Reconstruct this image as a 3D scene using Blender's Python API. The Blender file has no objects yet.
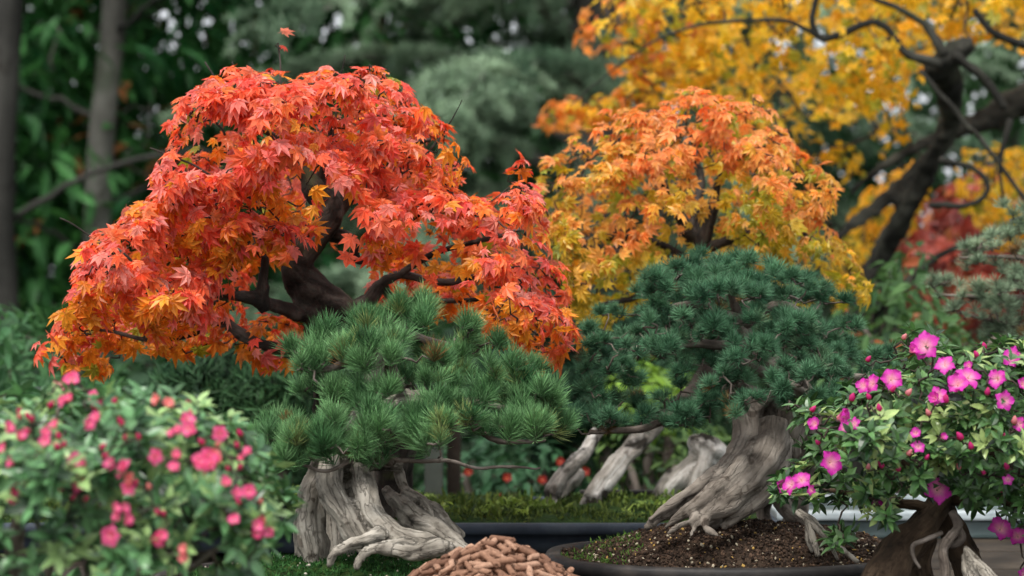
import bpy, math, random
import numpy as np
from mathutils import Vector, noise, Matrix
R = math.radians
random.seed(7)
rng = np.random.default_rng(11)
S = bpy.context.scene
C = S.collection
F = 2418.0
CAMZ = 1.3

def W(px, py, Y):
    return np.array([(px - 512) / F * Y, Y, CAMZ - (py - 288) / F * Y])

# ------------------------------------------------------------------ materials
def new_mat(name):
    m = bpy.data.materials.new(name); m.use_nodes = True
    nt = m.node_tree; nt.nodes.clear()
    out = nt.nodes.new('ShaderNodeOutputMaterial')
    return m, nt, out
def N(nt, t, **kw):
    n = nt.nodes.new(t)
    for k, v in kw.items():
        if k in n.inputs: n.inputs[k].default_value = v
        else: setattr(n, k, v)
    return n
def ramp(nt, stops):
    r = nt.nodes.new('ShaderNodeValToRGB')
    e = r.color_ramp.elements
    e[0].position, e[0].color = stops[0][0], (*stops[0][1], 1)
    e[1].position, e[1].color = stops[-1][0], (*stops[-1][1], 1)
    for p, c in stops[1:-1]:
        x = e.new(p); x.color = (*c, 1)
    return r

def leaf_mat(name, trans=0.35, rough=0.45, spec=0.4, vein=600, tint=1.6):
    m, nt, out = new_mat(name)
    a = N(nt, 'ShaderNodeAttribute', attribute_name='col')
    tc = N(nt, 'ShaderNodeTexCoord')
    no = N(nt, 'ShaderNodeTexNoise', Scale=vein * 0.12, Detail=3.0)
    nt.links.new(tc.outputs['Object'], no.inputs['Vector'])
    rp = ramp(nt, [(0.3, (0.72, 0.72, 0.72)), (0.7, (1.25, 1.25, 1.25))])
    nt.links.new(no.outputs['Fac'], rp.inputs['Fac'])
    mx = N(nt, 'ShaderNodeMix', data_type='RGBA', blend_type='MULTIPLY'); mx.inputs[0].default_value = 1
    nt.links.new(a.outputs['Color'], mx.inputs[6]); nt.links.new(rp.outputs['Color'], mx.inputs[7])
    p = N(nt, 'ShaderNodeBsdfPrincipled', Roughness=rough)
    p.inputs['Specular IOR Level'].default_value = spec
    nt.links.new(mx.outputs[2], p.inputs['Base Color'])
    t = N(nt, 'ShaderNodeBsdfTranslucent')
    g = N(nt, 'ShaderNodeMix', data_type='RGBA', blend_type='MULTIPLY'); g.inputs[0].default_value = 1
    g.inputs[7].default_value = (tint, tint, tint * 0.8, 1)
    nt.links.new(mx.outputs[2], g.inputs[6]); nt.links.new(g.outputs[2], t.inputs['Color'])
    ms = N(nt, 'ShaderNodeMixShader'); ms.inputs[0].default_value = trans
    nt.links.new(p.outputs[0], ms.inputs[1]); nt.links.new(t.outputs[0], ms.inputs[2])
    nt.links.new(ms.outputs[0], out.inputs['Surface'])
    return m

def bark_mat(name, dark, mid, light, scale=60, rough=0.85, bump=0.6, moss=None, mossamt=0.0, attr='grain', crack=0.35, mscale=0.2):
    m, nt, out = new_mat(name)
    a = N(nt, 'ShaderNodeAttribute', attribute_name=attr)
    tc = N(nt, 'ShaderNodeTexCoord')
    n1 = N(nt, 'ShaderNodeTexNoise', Scale=scale, Detail=8.0, Roughness=0.65)
    nt.links.new(a.outputs['Vector'], n1.inputs['Vector'])
    n2 = N(nt, 'ShaderNodeTexNoise', Scale=scale * 0.35, Detail=5.0, Roughness=0.6)
    nt.links.new(tc.outputs['Object'], n2.inputs['Vector'])
    ad = N(nt, 'ShaderNodeMath', operation='ADD'); ml = N(nt, 'ShaderNodeMath', operation='MULTIPLY'); ml.inputs[1].default_value = 0.5
    nt.links.new(n1.outputs['Fac'], ad.inputs[0]); nt.links.new(n2.outputs['Fac'], ad.inputs[1]); nt.links.new(ad.outputs[0], ml.inputs[0])
    rp = ramp(nt, [(0.36, dark), (0.48, mid), (0.62, light)])
    nt.links.new(ml.outputs[0], rp.inputs['Fac'])
    col = rp.outputs['Color']
    n4 = N(nt, 'ShaderNodeTexNoise', Scale=scale * 0.9, Detail=2.0)
    nt.links.new(tc.outputs['Object'], n4.inputs['Vector'])
    r4 = ramp(nt, [(0.62, (1, 1, 1)), (0.70, (0.45, 0.42, 0.4))])
    nt.links.new(n4.outputs['Fac'], r4.inputs['Fac'])
    m4 = N(nt, 'ShaderNodeMix', data_type='RGBA', blend_type='MULTIPLY'); m4.inputs[0].default_value = 1
    nt.links.new(col, m4.inputs[6]); nt.links.new(r4.outputs['Color'], m4.inputs[7]); col = m4.outputs[2]
    if moss:
        n3 = N(nt, 'ShaderNodeTexNoise', Scale=scale * mscale, Detail=6.0)
        nt.links.new(tc.outputs['Object'], n3.inputs['Vector'])
        r3 = ramp(nt, [(0.55 - mossamt, (0, 0, 0)), (0.64 - mossamt, (1, 1, 1))])
        nt.links.new(n3.outputs['Fac'], r3.inputs['Fac'])
        mx = N(nt, 'ShaderNodeMix', data_type='RGBA')
        nt.links.new(r3.outputs['Color'], mx.inputs[0]); nt.links.new(col, mx.inputs[6]); mx.inputs[7].default_value = (*moss, 1)
        col = mx.outputs[2]
    vo = N(nt, 'ShaderNodeTexVoronoi', feature='DISTANCE_TO_EDGE', Scale=scale * 1.1)
    wn = N(nt, 'ShaderNodeTexNoise', Scale=scale * 1.5, Detail=3.0); nt.links.new(a.outputs['Vector'], wn.inputs['Vector'])
    wa = N(nt, 'ShaderNodeVectorMath', operation='MULTIPLY_ADD'); wa.inputs[1].default_value = (1.6 / scale,) * 3
    nt.links.new(wn.outputs['Color'], wa.inputs[0]); nt.links.new(a.outputs['Vector'], wa.inputs[2]); nt.links.new(wa.outputs[0], vo.inputs['Vector'])
    rc = ramp(nt, [(0.0, (0.3, 0.28, 0.25)), (0.045, (1, 1, 1))]); nt.links.new(vo.outputs['Distance'], rc.inputs['Fac'])
    mc = N(nt, 'ShaderNodeMix', data_type='RGBA', blend_type='MULTIPLY'); mc.inputs[0].default_value = crack
    nt.links.new(col, mc.inputs[6]); nt.links.new(rc.outputs['Color'], mc.inputs[7]); col = mc.outputs[2]
    p = N(nt, 'ShaderNodeBsdfPrincipled', Roughness=rough)
    p.inputs['Specular IOR Level'].default_value = 0.25
    nt.links.new(col, p.inputs['Base Color'])
    b = N(nt, 'ShaderNodeBump', Strength=bump, Distance=0.004)
    hm = N(nt, 'ShaderNodeMath', operation='MULTIPLY'); nt.links.new(ml.outputs[0], hm.inputs[0]); nt.links.new(rc.outputs['Color'], hm.inputs[1])
    nt.links.new(hm.outputs[0], b.inputs['Height']); nt.links.new(b.outputs[0], p.inputs['Normal'])
    nt.links.new(p.outputs[0], out.inputs['Surface'])
    return m

def noise_mat(name, stops, scale=40, rough=0.7, bump=0.3, dist=0.003, spec=0.4, detail=6.0, coat=0.0):
    m, nt, out = new_mat(name)
    tc = N(nt, 'ShaderNodeTexCoord')
    n1 = N(nt, 'ShaderNodeTexNoise', Scale=scale, Detail=detail, Roughness=0.6)
    nt.links.new(tc.outputs['Object'], n1.inputs['Vector'])
    rp = ramp(nt, stops); nt.links.new(n1.outputs['Fac'], rp.inputs['Fac'])
    p = N(nt, 'ShaderNodeBsdfPrincipled', Roughness=rough)
    p.inputs['Specular IOR Level'].default_value = spec
    p.inputs['Coat Weight'].default_value = coat
    nt.links.new(rp.outputs['Color'], p.inputs['Base Color'])
    n2 = N(nt, 'ShaderNodeTexNoise', Scale=scale * 3, Detail=4.0)
    nt.links.new(tc.outputs['Object'], n2.inputs['Vector'])
    rr = N(nt, 'ShaderNodeMapRange'); rr.inputs[3].default_value = rough * 0.75; rr.inputs[4].default_value = min(1, rough * 1.25)
    nt.links.new(n1.outputs['Fac'], rr.inputs[0]); nt.links.new(rr.outputs[0], p.inputs['Roughness'])
    b = N(nt, 'ShaderNodeBump', Strength=bump, Distance=dist)
    nt.links.new(n2.outputs['Fac'], b.inputs['Height']); nt.links.new(b.outputs[0], p.inputs['Normal'])
    nt.links.new(p.outputs[0], out.inputs['Surface'])
    return m

M = {}
M['leaf_red'] = leaf_mat('autumn_leaf', 0.38, 0.42, 0.45, 900, 1.5)
M['needle'] = leaf_mat('pine_needle', 0.15, 0.5, 0.28, 400, 1.3)
M['leaf_az'] = leaf_mat('azalea_leaf', 0.18, 0.35, 0.5, 900, 1.5)
M['petal'] = leaf_mat('azalea_petal', 0.35, 0.5, 0.3, 900, 1.4)
M['leaf_bg'] = leaf_mat('forest_leaf', 0.28, 0.55, 0.25, 100, 1.6)
M['bark_grey'] = bark_mat('pine_bark', (0.03, 0.025, 0.02), (0.22, 0.195, 0.16), (0.44, 0.40, 0.34), 70, bump=1.0)
M['bark_tan'] = bark_mat('old_pine_bark', (0.035, 0.026, 0.02), (0.18, 0.152, 0.125), (0.33, 0.29, 0.245), 60, bump=0.8, crack=.2)
M['bark_dark'] = bark_mat('maple_bark', (0.006, 0.005, 0.004), (0.028, 0.022, 0.018), (0.11, 0.095, 0.08), 60, moss=(0.05, 0.055, 0.02), mossamt=-0.06)
M['twig'] = bark_mat('twig_bark', (0.012, 0.009, 0.007), (0.04, 0.028, 0.022), (0.12, 0.09, 0.07), 80)
M['twig_grey'] = bark_mat('grey_twig_bark', (0.04, 0.03, 0.025), (0.13, 0.105, 0.085), (0.26, 0.22, 0.19), 80)
M['bark_white'] = bark_mat('bleached_bark', (0.02, 0.017, 0.014), (0.24, 0.22, 0.19), (0.75, 0.73, 0.69), 30, moss=(0.018, 0.015, 0.011), mossamt=0.05, mscale=0.75)
M['bark_az'] = bark_mat('azalea_bark', (0.008, 0.006, 0.004), (0.045, 0.028, 0.016), (0.12, 0.08, 0.05), 60)
M['bark_forest'] = bark_mat('forest_bark', (0.035, 0.033, 0.028), (0.10, 0.096, 0.082), (0.20, 0.195, 0.17), 8, moss=(0.04, 0.055, 0.03), mossamt=0.0)
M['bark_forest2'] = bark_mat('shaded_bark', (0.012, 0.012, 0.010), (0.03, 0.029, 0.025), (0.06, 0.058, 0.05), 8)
M['bark_ytree'] = bark_mat('mossy_bark', (0.006, 0.006, 0.005), (0.02, 0.019, 0.015), (0.07, 0.07, 0.055), 25, moss=(0.03, 0.035, 0.018), mossamt=-0.04)
M['soil'] = noise_mat('potting_soil', [(0.3, (0.012, 0.008, 0.005)), (0.5, (0.035, 0.022, 0.014)), (0.7, (0.075, 0.05, 0.033))], 120, 0.95, 1.0, 0.004, 0.2)
M['moss'] = noise_mat('moss_bed', [(0.3, (0.010, 0.016, 0.006)), (0.5, (0.02, 0.045, 0.01)), (0.7, (0.05, 0.08, 0.02))], 60, 0.95, 1.0, 0.006, 0.1)
M['glaze_navy'] = noise_mat('navy_glaze', [(0.3, (0.018, 0.026, 0.038)), (0.5, (0.03, 0.042, 0.06)), (0.7, (0.06, 0.075, 0.09))], 18, 0.75, 0.4, 0.002, 0.4)
M['glaze_dark'] = noise_mat('dark_stoneware', [(0.3, (0.012, 0.011, 0.011)), (0.5, (0.024, 0.021, 0.020)), (0.7, (0.06, 0.05, 0.043))], 25, 0.65, 0.5, 0.002, 0.4)
M['teal'] = noise_mat('pale_teal_glaze', [(0.3, (0.05, 0.08, 0.08)), (0.5, (0.09, 0.13, 0.13)), (0.7, (0.14, 0.18, 0.18))], 20, 0.4, 0.2, 0.002, 0.5)
M['rimwhite'] = noise_mat('white_enamel', [(0.3, (0.26, 0.31, 0.33)), (0.6, (0.48, 0.54, 0.56))], 20, 0.35, 0.1, 0.001, 0.5)
M['wood'] = noise_mat('weathered_plank', [(0.3, (0.015, 0.011, 0.008)), (0.5, (0.035, 0.027, 0.02)), (0.7, (0.07, 0.055, 0.04))], 14, 0.8, 0.5, 0.002, 0.2)
M['post'] = noise_mat('grey_green_post', [(0.3, (0.025, 0.03, 0.026)), (0.6, (0.06, 0.07, 0.058))], 10, 0.8, 0.4, 0.002, 0.2)
M['ground'] = noise_mat('garden_ground', [(0.3, (0.012, 0.014, 0.008)), (0.5, (0.03, 0.035, 0.018)), (0.7, (0.05, 0.06, 0.025))], 2.2, 0.95, 1.0, 0.02, 0.1)
M['pellet'] = None
def pellet_mat():
    m, nt, out = new_mat('clay_pellet')
    oi = N(nt, 'ShaderNodeObjectInfo'); tc = N(nt, 'ShaderNodeTexCoord')
    rp = ramp(nt, [(0.0, (0.14, 0.07, 0.045)), (0.5, (0.26, 0.14, 0.09)), (1.0, (0.40, 0.24, 0.165))])
    nt.links.new(oi.outputs['Random'], rp.inputs['Fac'])
    n1 = N(nt, 'ShaderNodeTexNoise', Scale=220.0, Detail=6.0, Roughness=0.7); nt.links.new(tc.outputs['Object'], n1.inputs['Vector'])
    r2 = ramp(nt, [(0.3, (0.62, 0.6, 0.58)), (0.65, (1.2, 1.2, 1.2))]); nt.links.new(n1.outputs['Fac'], r2.inputs['Fac'])
    mx = N(nt, 'ShaderNodeMix', data_type='RGBA', blend_type='MULTIPLY'); mx.inputs[0].default_value = 1
    nt.links.new(rp.outputs['Color'], mx.inputs[6]); nt.links.new(r2.outputs['Color'], mx.inputs[7])
    p = N(nt, 'ShaderNodeBsdfPrincipled', Roughness=0.9); p.inputs['Specular IOR Level'].default_value = 0.2
    nt.links.new(mx.outputs[2], p.inputs['Base Color'])
    b = N(nt, 'ShaderNodeBump', Strength=0.6, Distance=0.0008); nt.links.new(n1.outputs['Fac'], b.inputs['Height']); nt.links.new(b.outputs[0], p.inputs['Normal'])
    nt.links.new(p.outputs[0], out.inputs['Surface'])
    return m
M['pellet'] = pellet_mat()

# ------------------------------------------------------------------ objects
def tag(o, label=None, cat=None, group=None, kind=None):
    if label: o['label'] = label
    if cat: o['category'] = cat
    if group: o['group'] = group
    if kind: o['kind'] = kind
    return o
def empty(name, loc, label, cat, group=None):
    o = bpy.data.objects.new(name, None); C.objects.link(o)
    o.location = Vector([float(v) for v in loc]); o.empty_display_size = 0.05
    return tag(o, label, cat, group)
def mesh_from(name, V, faces, mat, cols=None, grain=None, smooth=False):
    """faces: (n,k) int array or list of such arrays"""
    V = np.asarray(V, dtype=np.float32)
    if not isinstance(faces, list): faces = [faces]
    me = bpy.data.meshes.new(name)
    me.vertices.add(len(V)); me.vertices.foreach_set('co', V.ravel())
    idx = np.concatenate([f.ravel() for f in faces]).astype(np.int32)
    tot = np.concatenate([np.full(len(f), f.shape[1]) for f in faces]).astype(np.int32)
    st = np.concatenate([[0], np.cumsum(tot)[:-1]]).astype(np.int32)
    me.loops.add(len(idx)); me.loops.foreach_set('vertex_index', idx)
    me.polygons.add(len(tot)); me.polygons.foreach_set('loop_start', st); me.polygons.foreach_set('loop_total', tot)
    me.polygons.foreach_set('use_smooth', np.full(len(tot), smooth))
    me.update(calc_edges=True); me.validate()
    if cols is not None:
        a = me.attributes.new('col', 'FLOAT_COLOR', 'POINT')
        c = np.ones((len(V), 4), dtype=np.float32); c[:, :3] = cols
        a.data.foreach_set('color', c.ravel())
    if grain is not None:
        a = me.attributes.new('grain', 'FLOAT_VECTOR', 'POINT')
        a.data.foreach_set('vector', np.asarray(grain, dtype=np.float32).ravel())
    if mat: me.materials.append(mat)
    return me
def link(name, me, parent=None):
    o = bpy.data.objects.new(name, me); C.objects.link(o)
    if parent is not None:
        o.parent = parent
        # mesh data is in world coordinates: shift to parent's local space
    return o
def part(name, V, faces, mat, parent, cols=None, grain=None, smooth=False):
    loc = np.array(parent.location) if parent is not None else np.zeros(3)
    g = parent
    while g is not None and g.parent is not None:
        g = g.parent; loc = loc + np.array(g.location)
    me = mesh_from(name, np.asarray(V) - loc, faces, mat, cols, grain, smooth)
    return link(name, me, parent)
def top(name, V, faces, mat, label, cat, group=None, kind=None, cols=None, grain=None, smooth=False, origin=None):
    V = np.asarray(V, dtype=float)
    if origin is None:
        origin = np.array([V[:, 0].mean(), V[:, 1].mean(), V[:, 2].min()])
    o = link(name, mesh_from(name, V - origin, faces, mat, cols, grain, smooth))
    o.location = Vector([float(v) for v in origin])
    return tag(o, label, cat, group, kind)

# ------------------------------------------------------------------ scatter of templates
def norm(a):
    return a / np.maximum(np.linalg.norm(a, axis=-1, keepdims=True), 1e-9)
class Foliage:
    def __init__(s): s.V = []; s.T = []; s.Cc = []; s.n = 0
    def add(s, tmpl, P, A, Nn, scale, col):
        """tmpl=(V,T,mult); P origins, A tip axes, Nn normals"""
        tv, tt, tm = tmpl
        K = len(P)
        if K == 0: return
        A = norm(A); X = norm(np.cross(A, Nn)); Z = np.cross(X, A)
        fr = np.stack([X, A, Z], axis=1)                     # K,3,3 rows
        v = np.einsum('vi,kij->kvj', tv, fr) * scale[:, None, None] + P[:, None, :]
        c = col[:, None, :] * tm[None, :, None] if tm.ndim == 1 else col[:, None, :] * tm[None]
        f = tt[None] + (np.arange(K) * len(tv))[:, None, None] + s.n
        s.V.append(v.reshape(-1, 3)); s.Cc.append(c.reshape(-1, 3)); s.T.append(f.reshape(-1, 3)); s.n += K * len(tv)
    def multi(s, tmpls, P, A, Nn, scale, col):
        w = rng.integers(0, len(tmpls), len(P))
        for i, t in enumerate(tmpls):
            k = w == i
            s.add(t, P[k], A[k], Nn[k], scale[k], col[k])
    def build(s, name, mat, parent, smooth=False):
        return part(name, np.concatenate(s.V), np.concatenate(s.T), mat, parent, np.clip(np.concatenate(s.Cc), 0, 1), smooth=smooth)
    def top(s, name, mat, label, cat, **kw):
        return top(name, np.concatenate(s.V), np.concatenate(s.T), mat, label, cat, cols=np.clip(np.concatenate(s.Cc), 0, 1), **kw)

def maple_leaf(curl=0.3, lobes=7, wide=0.15, petiole=True, fold=0.06, seed=0):
    r = random.Random(seed)
    if lobes == 7:
        an = [-128, -82, -40, 0, 40, 82, 128]; ln = [0.34, 0.68, 0.92, 1.0, 0.92, 0.68, 0.34]
    else:
        an = [-95, -45, 0, 45, 95]; ln = [0.55, 0.88, 1.0, 0.88, 0.55]
    V = [(0, 0, 0)]; mult = [0.9]
    for i, (a, l) in enumerate(zip(an, ln)):
        a = R(a + r.uniform(-5, 5)); l = l * r.uniform(0.9, 1.08)
        d = np.array([math.sin(a), math.cos(a)]); p = np.array([d[1], -d[0]])
        drop = r.uniform(0.7, 1.3)
        w = wide * (0.6 + 0.4 * l)
        if i:
            am = R((an[i - 1] + an[i]) / 2); rr = 0.34 * min(ln[i - 1], ln[i]) + 0.05
            V.append((math.sin(am) * rr, math.cos(am) * rr, fold * 0.5)); mult.append(1)
        s1 = d * l * 0.48 - p * w; s2 = d * l * 0.48 + p * w; t = d * l
        cz = lambda q: -curl * drop * (np.linalg.norm(q) ** 1.8)
        V += [(s1[0], s1[1], cz(s1) + fold), (t[0], t[1], cz(t)), (s2[0], s2[1], cz(s2) + fold)]
        mult += [1.05, 0.88, 1.05]
    n = len(V)
    T = [(0, i, i + 1) for i in range(1, n - 1)]
    if petiole:
        b = len(V)
        V += [(0.012, 0, 0.01), (-0.012, 0, 0.01), (0.0, -0.35, -0.03), (0.03, -0.6, 0.05)]
        mult += [0.5, 0.5, 0.5, 0.5]
        T += [(b, b + 1, b + 2), (b, b + 2, b + 3)]
    # flip so +y tips; close between last and first lobes is the petiole gap
    V = np.array(V); V[:, 0] *= -1
    return V, np.array(T), np.array(mult)
def oval_leaf(width=0.22, curl=0.15, fold=0.06, segs=4, mult_edge=1.0):
    V = []; mult = []
    for i in range(segs + 1):
        t = i / segs
        w = width * math.sin(math.pi * min(1, t ** 0.85)) if 0 < i < segs else 0.0
        z = -curl * t * t
        if w == 0: V.append((0, t, z)); mult.append(0.85 if i == 0 else 1.05)
        else:
            V += [(-w, t, z + fold * w / width), (0, t, z), (w, t, z + fold * w / width)]; mult += [mult_edge, 1.12, mult_edge]
    T = []
    T += [(0, 2, 1), (0, 3, 2)]
    for i in range(segs - 2):
        b = 1 + 3 * i
        T += [(b, b + 1, b + 4), (b, b + 4, b + 3), (b + 1, b + 2, b + 5), (b + 1, b + 5, b + 4)]
    b = 1 + 3 * (segs - 2); e = b + 3
    T += [(b, b + 1, e), (b + 1, b + 2, e)]
    return np.array(V, float), np.array(T), np.array(mult)
def tuft(n=50, lo=12, hi=78, w=0.016, seed=0, bend=0.12, stem=0.25):
    r = random.Random(seed)
    V = []; T = []; mult = []
    for i in range(n):
        q = (i + 0.5) / n
        th = R(lo + (hi - lo) * math.sqrt(q) + r.uniform(-8, 8)); ph = i * 2.39996 + r.uniform(-.4, .4)
        d = Vector((math.sin(th) * math.cos(ph), math.cos(th), math.sin(th) * math.sin(ph)))
        s = Vector((0, -stem * q, 0)); L = r.uniform(0.82, 1.08)
        side = d.cross(Vector((r.uniform(-1, 1), r.uniform(-1, 1), r.uniform(-1, 1)))).normalized(); up = d.cross(side)
        mid = s + d * L * 0.55; tip = s + d * L + Vector((r.uniform(-1, 1), 0.6, r.uniform(-1, 1))) * bend * L
        b = len(V); c = r.uniform(0.55, 1.3)
        for k in range(3):
            a = k * 2.094
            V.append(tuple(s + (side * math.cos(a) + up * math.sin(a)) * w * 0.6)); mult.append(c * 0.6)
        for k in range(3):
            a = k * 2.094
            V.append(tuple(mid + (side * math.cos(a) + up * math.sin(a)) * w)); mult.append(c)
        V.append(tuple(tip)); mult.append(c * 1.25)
        for k in range(3):
            k2 = (k + 1) % 3
            T += [(b + k, b + k2, b + 3 + k2), (b + k, b + 3 + k2, b + 3 + k), (b + 3 + k, b + 3 + k2, b + 6)]
    return np.array(V, float), np.array(T), np.array(mult)
ML = [maple_leaf(c, 7, 0.185, True, f, i) for i, (c, f) in enumerate([(0.15, .05), (0.3, .08), (0.5, .06), (0.35, 0.03), (0.7, .1)])]
ML5 = [maple_leaf(c, 5, 0.2, False, f, i + 9) for i, (c, f) in enumerate([(0.15, .05), (0.35, .08), (0.6, .06)])]
OV = [oval_leaf(0.2, 0.1, 0.05), oval_leaf(0.24, 0.3, 0.08), oval_leaf(0.18, 0.2, 0.1)]
OVL = [oval_leaf(0.14, 0.25, 0.05), oval_leaf(0.17, 0.45, 0.05), oval_leaf(0.12, 0.1, 0.05)]
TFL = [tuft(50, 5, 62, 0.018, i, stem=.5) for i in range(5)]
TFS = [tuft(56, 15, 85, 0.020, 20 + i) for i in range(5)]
TFB = [tuft(16, 25, 90, 0.05, 40 + i) for i in range(4)]

def polyarr(poly): return np.array(poly, float)
def inside(P, poly):
    x, y = P[:, 0], P[:, 1]; c = np.zeros(len(P), bool); n = len(poly)
    for i in range(n):
        x1, y1 = poly[i]; x2, y2 = poly[(i + 1) % n]
        k = ((y1 > y) != (y2 > y)) & (x < (x2 - x1) * (y - y1) / (y2 - y1 + 1e-12) + x1)
        c ^= k
    return c
def edge_dist(P, poly):
    best = np.full(len(P), 1e9); dirv = np.zeros_like(P); n = len(poly)
    for i in range(n):
        a = poly[i]; b = poly[(i + 1) % n]; ab = b - a
        t = np.clip(((P - a) @ ab) / (ab @ ab + 1e-9), 0, 1)
        q = a + t[:, None] * ab; d = q - P; L = np.linalg.norm(d, axis=1)
        k = L < best; best[k] = L[k]; dirv[k] = d[k]
    return best, norm(dirv)
def vnoise(P, s, off=0.0):
    return np.array([noise.noise(Vector((p[0] * s + off, p[1] * s, p[2] * s))) for p in P])

def shell(poly, Yc, n, T, Rpx, holes=(), front=0.6, inner=0.15, lump=0.35, ls=14, jit=0.02, gap=-0.35, seed=0, rag=0, layer=0.0):
    """points over the outside of a crown whose silhouette is poly; returns positions, outward normals, depth-in-crown 0..1, heights"""
    poly = polyarr(poly); lo = poly.min(0); hi = poly.max(0)
    P = rng.uniform(lo, hi, (n * 4, 2)); P = P[inside(P, poly)][:n]
    d, dv = edge_dist(P, poly)
    if rag:
        wob = np.array([[noise.noise(Vector((p[0] * .035, p[1] * .035, seed + .5))), noise.noise(Vector((p[0] * .035, p[1] * .035, seed + 9.5)))] for p in P])
        P = P + wob * rag + rng.normal(0, rag * .15, P.shape)
    k = np.clip(d / Rpx, 0, 1); th = T * np.sqrt(1 - (1 - k) ** 2)
    side = np.where(rng.random(len(P)) < front, -1.0, 1.0)
    isin = rng.random(len(P)) < inner
    dep = np.where(isin, rng.uniform(0, 0.85, len(P)), 1.0)
    base = np.stack([(P[:, 0] - 512) / F * Yc, np.full(len(P), Yc), CAMZ - (P[:, 1] - 288) / F * Yc], 1)
    nz = vnoise(base + np.stack([0 * side, side * 3, 0 * side], 1), ls, seed * 7.3)
    base[:, 1] += side * th * dep * (1 + lump * nz * 1.6) + rng.normal(0, jit, len(P))
    keep = (nz > gap) | (rng.random(len(P)) < 0.35)
    if layer:
        lz = np.array([noise.noise(Vector((p[0] * 7, p[1] * 7 + seed, p[2] * 24 + abs(p[0] - base[:, 0].mean()) * 8))) for p in base])
        keep &= (lz > -0.12) | (rng.random(len(P)) > layer)
    for (hx, hy, rx, ry, prob) in holes:
        h = ((P[:, 0] - hx) / rx) ** 2 + ((P[:, 1] - hy) / ry) ** 2 < 1
        keep &= ~(h & (rng.random(len(P)) < prob))
    no = np.stack([dv[:, 0] * (1 - k), side * (0.25 + k), -dv[:, 1] * (1 - k)], 1)
    no = norm(no)
    # lower-facing = underside
    return base[keep], no[keep], k[keep] * dep[keep], P[keep], isin[keep]

def leaf_dirs(no, up=0.55, droop=0.7, rnd=0.35):
    K = len(no); z = np.array([0, 0, 1.0])
    n = norm(no + z * up + rng.normal(0, rnd, (K, 3)))
    a = norm(no * 0.55 - z * droop + rng.normal(0, rnd * 1.4, (K, 3)))
    a = norm(a - n * np.sum(a * n, 1, keepdims=True))
    return a, n

def mixcol(c1, c2, t): return np.array(c1)[None] * (1 - t[:, None]) + np.array(c2)[None] * t[:, None]

# ------------------------------------------------------------------ tubes / branches
def smooth_path(pts, n=8):
    """Catmull-Rom through rows (x,y,z,r)"""
    P = np.array(pts, float)
    P = np.vstack([2 * P[0] - P[1], P, 2 * P[-1] - P[-2]]); out = []
    P[0, 3] = P[1, 3]; P[-1, 3] = P[-2, 3]
    for i in range(1, len(P) - 2):
        for k in range(n):
            t = k / n
            out.append(0.5 * ((2 * P[i]) + (-P[i - 1] + P[i + 1]) * t + (2 * P[i - 1] - 5 * P[i] + 4 * P[i + 1] - P[i + 2]) * t * t + (-P[i - 1] + 3 * P[i] - 3 * P[i + 1] + P[i + 2]) * t ** 3))
    out.append(P[-2]); o = np.array(out); o[:, 3] = np.maximum(o[:, 3], 1e-4)
    return o
class Tubes:
    def __init__(s): s.V = []; s.Q = []; s.T = []; s.G = []; s.n = 0; s.lines = []
    def add(s, path, sides=8, knob=0.0, seed=0, flat=1.0, wig=0.0):
        P = np.array(path, float); c = P[:, :3].copy(); r = P[:, 3]; m = len(P)
        if wig:
            L = np.concatenate([[0], np.cumsum(np.linalg.norm(np.diff(c, axis=0), axis=1))])
            for ax in range(3):
                c[1:-1, ax] += np.array([noise.noise(Vector((l * 9 / max(wig * 20, .4), seed + ax * 5.1, 0))) for l in L])[1:-1] * wig
        tg = norm(np.gradient(c, axis=0))
        u = np.cross(tg[0], [0.13, 0.31, 0.9]); u /= np.linalg.norm(u); us = []
        for i in range(m):
            u = u - tg[i] * (u @ tg[i]); u /= max(np.linalg.norm(u), 1e-9); us.append(u)
        us = np.array(us); vs = np.cross(tg, us)
        a = np.arange(sides) / sides * 2 * math.pi
        L = np.concatenate([[0], np.cumsum(np.linalg.norm(np.diff(c, axis=0), axis=1))])
        rr = np.repeat(r[:, None], sides, 1)
        if knob:
            for i in range(m):
                for j in range(sides):
                    q = noise.noise(Vector((math.cos(a[j]) * 1.1 + seed * 3.7, math.sin(a[j]) * 1.1, L[i] / (max(r[i], r.max() * .3) * 2.2)))) + 0.5 * noise.noise(Vector((math.cos(a[j]) * 3 + seed, math.sin(a[j]) * 3, L[i] / (max(r[i], r.max() * .3) * 0.9))))
                    rr[i, j] *= 1 + knob * q
        ring = c[:, None] + (us[:, None] * np.cos(a)[None, :, None] + vs[:, None] * np.sin(a)[None, :, None]) * rr[..., None]
        V = ring.reshape(-1, 3)
        V = np.vstack([V, c[0] - tg[0] * r[0] * 0.4, c[-1] + tg[-1] * r[-1] * 0.6])
        i, j = np.meshgrid(np.arange(m - 1), np.arange(sides), indexing='ij'); j2 = (j + 1) % sides
        Q = np.stack([i * sides + j, i * sides + j2, (i + 1) * sides + j2, (i + 1) * sides + j], -1).reshape(-1, 4)
        jj = np.arange(sides); b = m * sides
        T = np.vstack([np.stack([np.full(sides, b), (jj + 1) % sides, jj], 1), np.stack([np.full(sides, b + 1), (m - 1) * sides + jj, (m - 1) * sides + (jj + 1) % sides], 1)])
        G = np.stack([np.cos(a)[None].repeat(m, 0) * r[:, None] , np.sin(a)[None].repeat(m, 0) * r[:, None], (L[:, None] * 0.14).repeat(sides, 1) + seed * 1.3], -1).reshape(-1, 3)
        G = np.vstack([G, G[0], G[-1]])
        s.V.append(V); s.G.append(G); s.Q.append(Q + s.n); s.T.append(T + s.n); s.n += len(V); s.lines.append((c, r.copy()))
    def part(s, name, mat, parent, smooth=True):
        return part(name, np.concatenate(s.V), [np.concatenate(s.Q), np.concatenate(s.T)], mat, parent, grain=np.concatenate(s.G), smooth=smooth)

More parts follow.
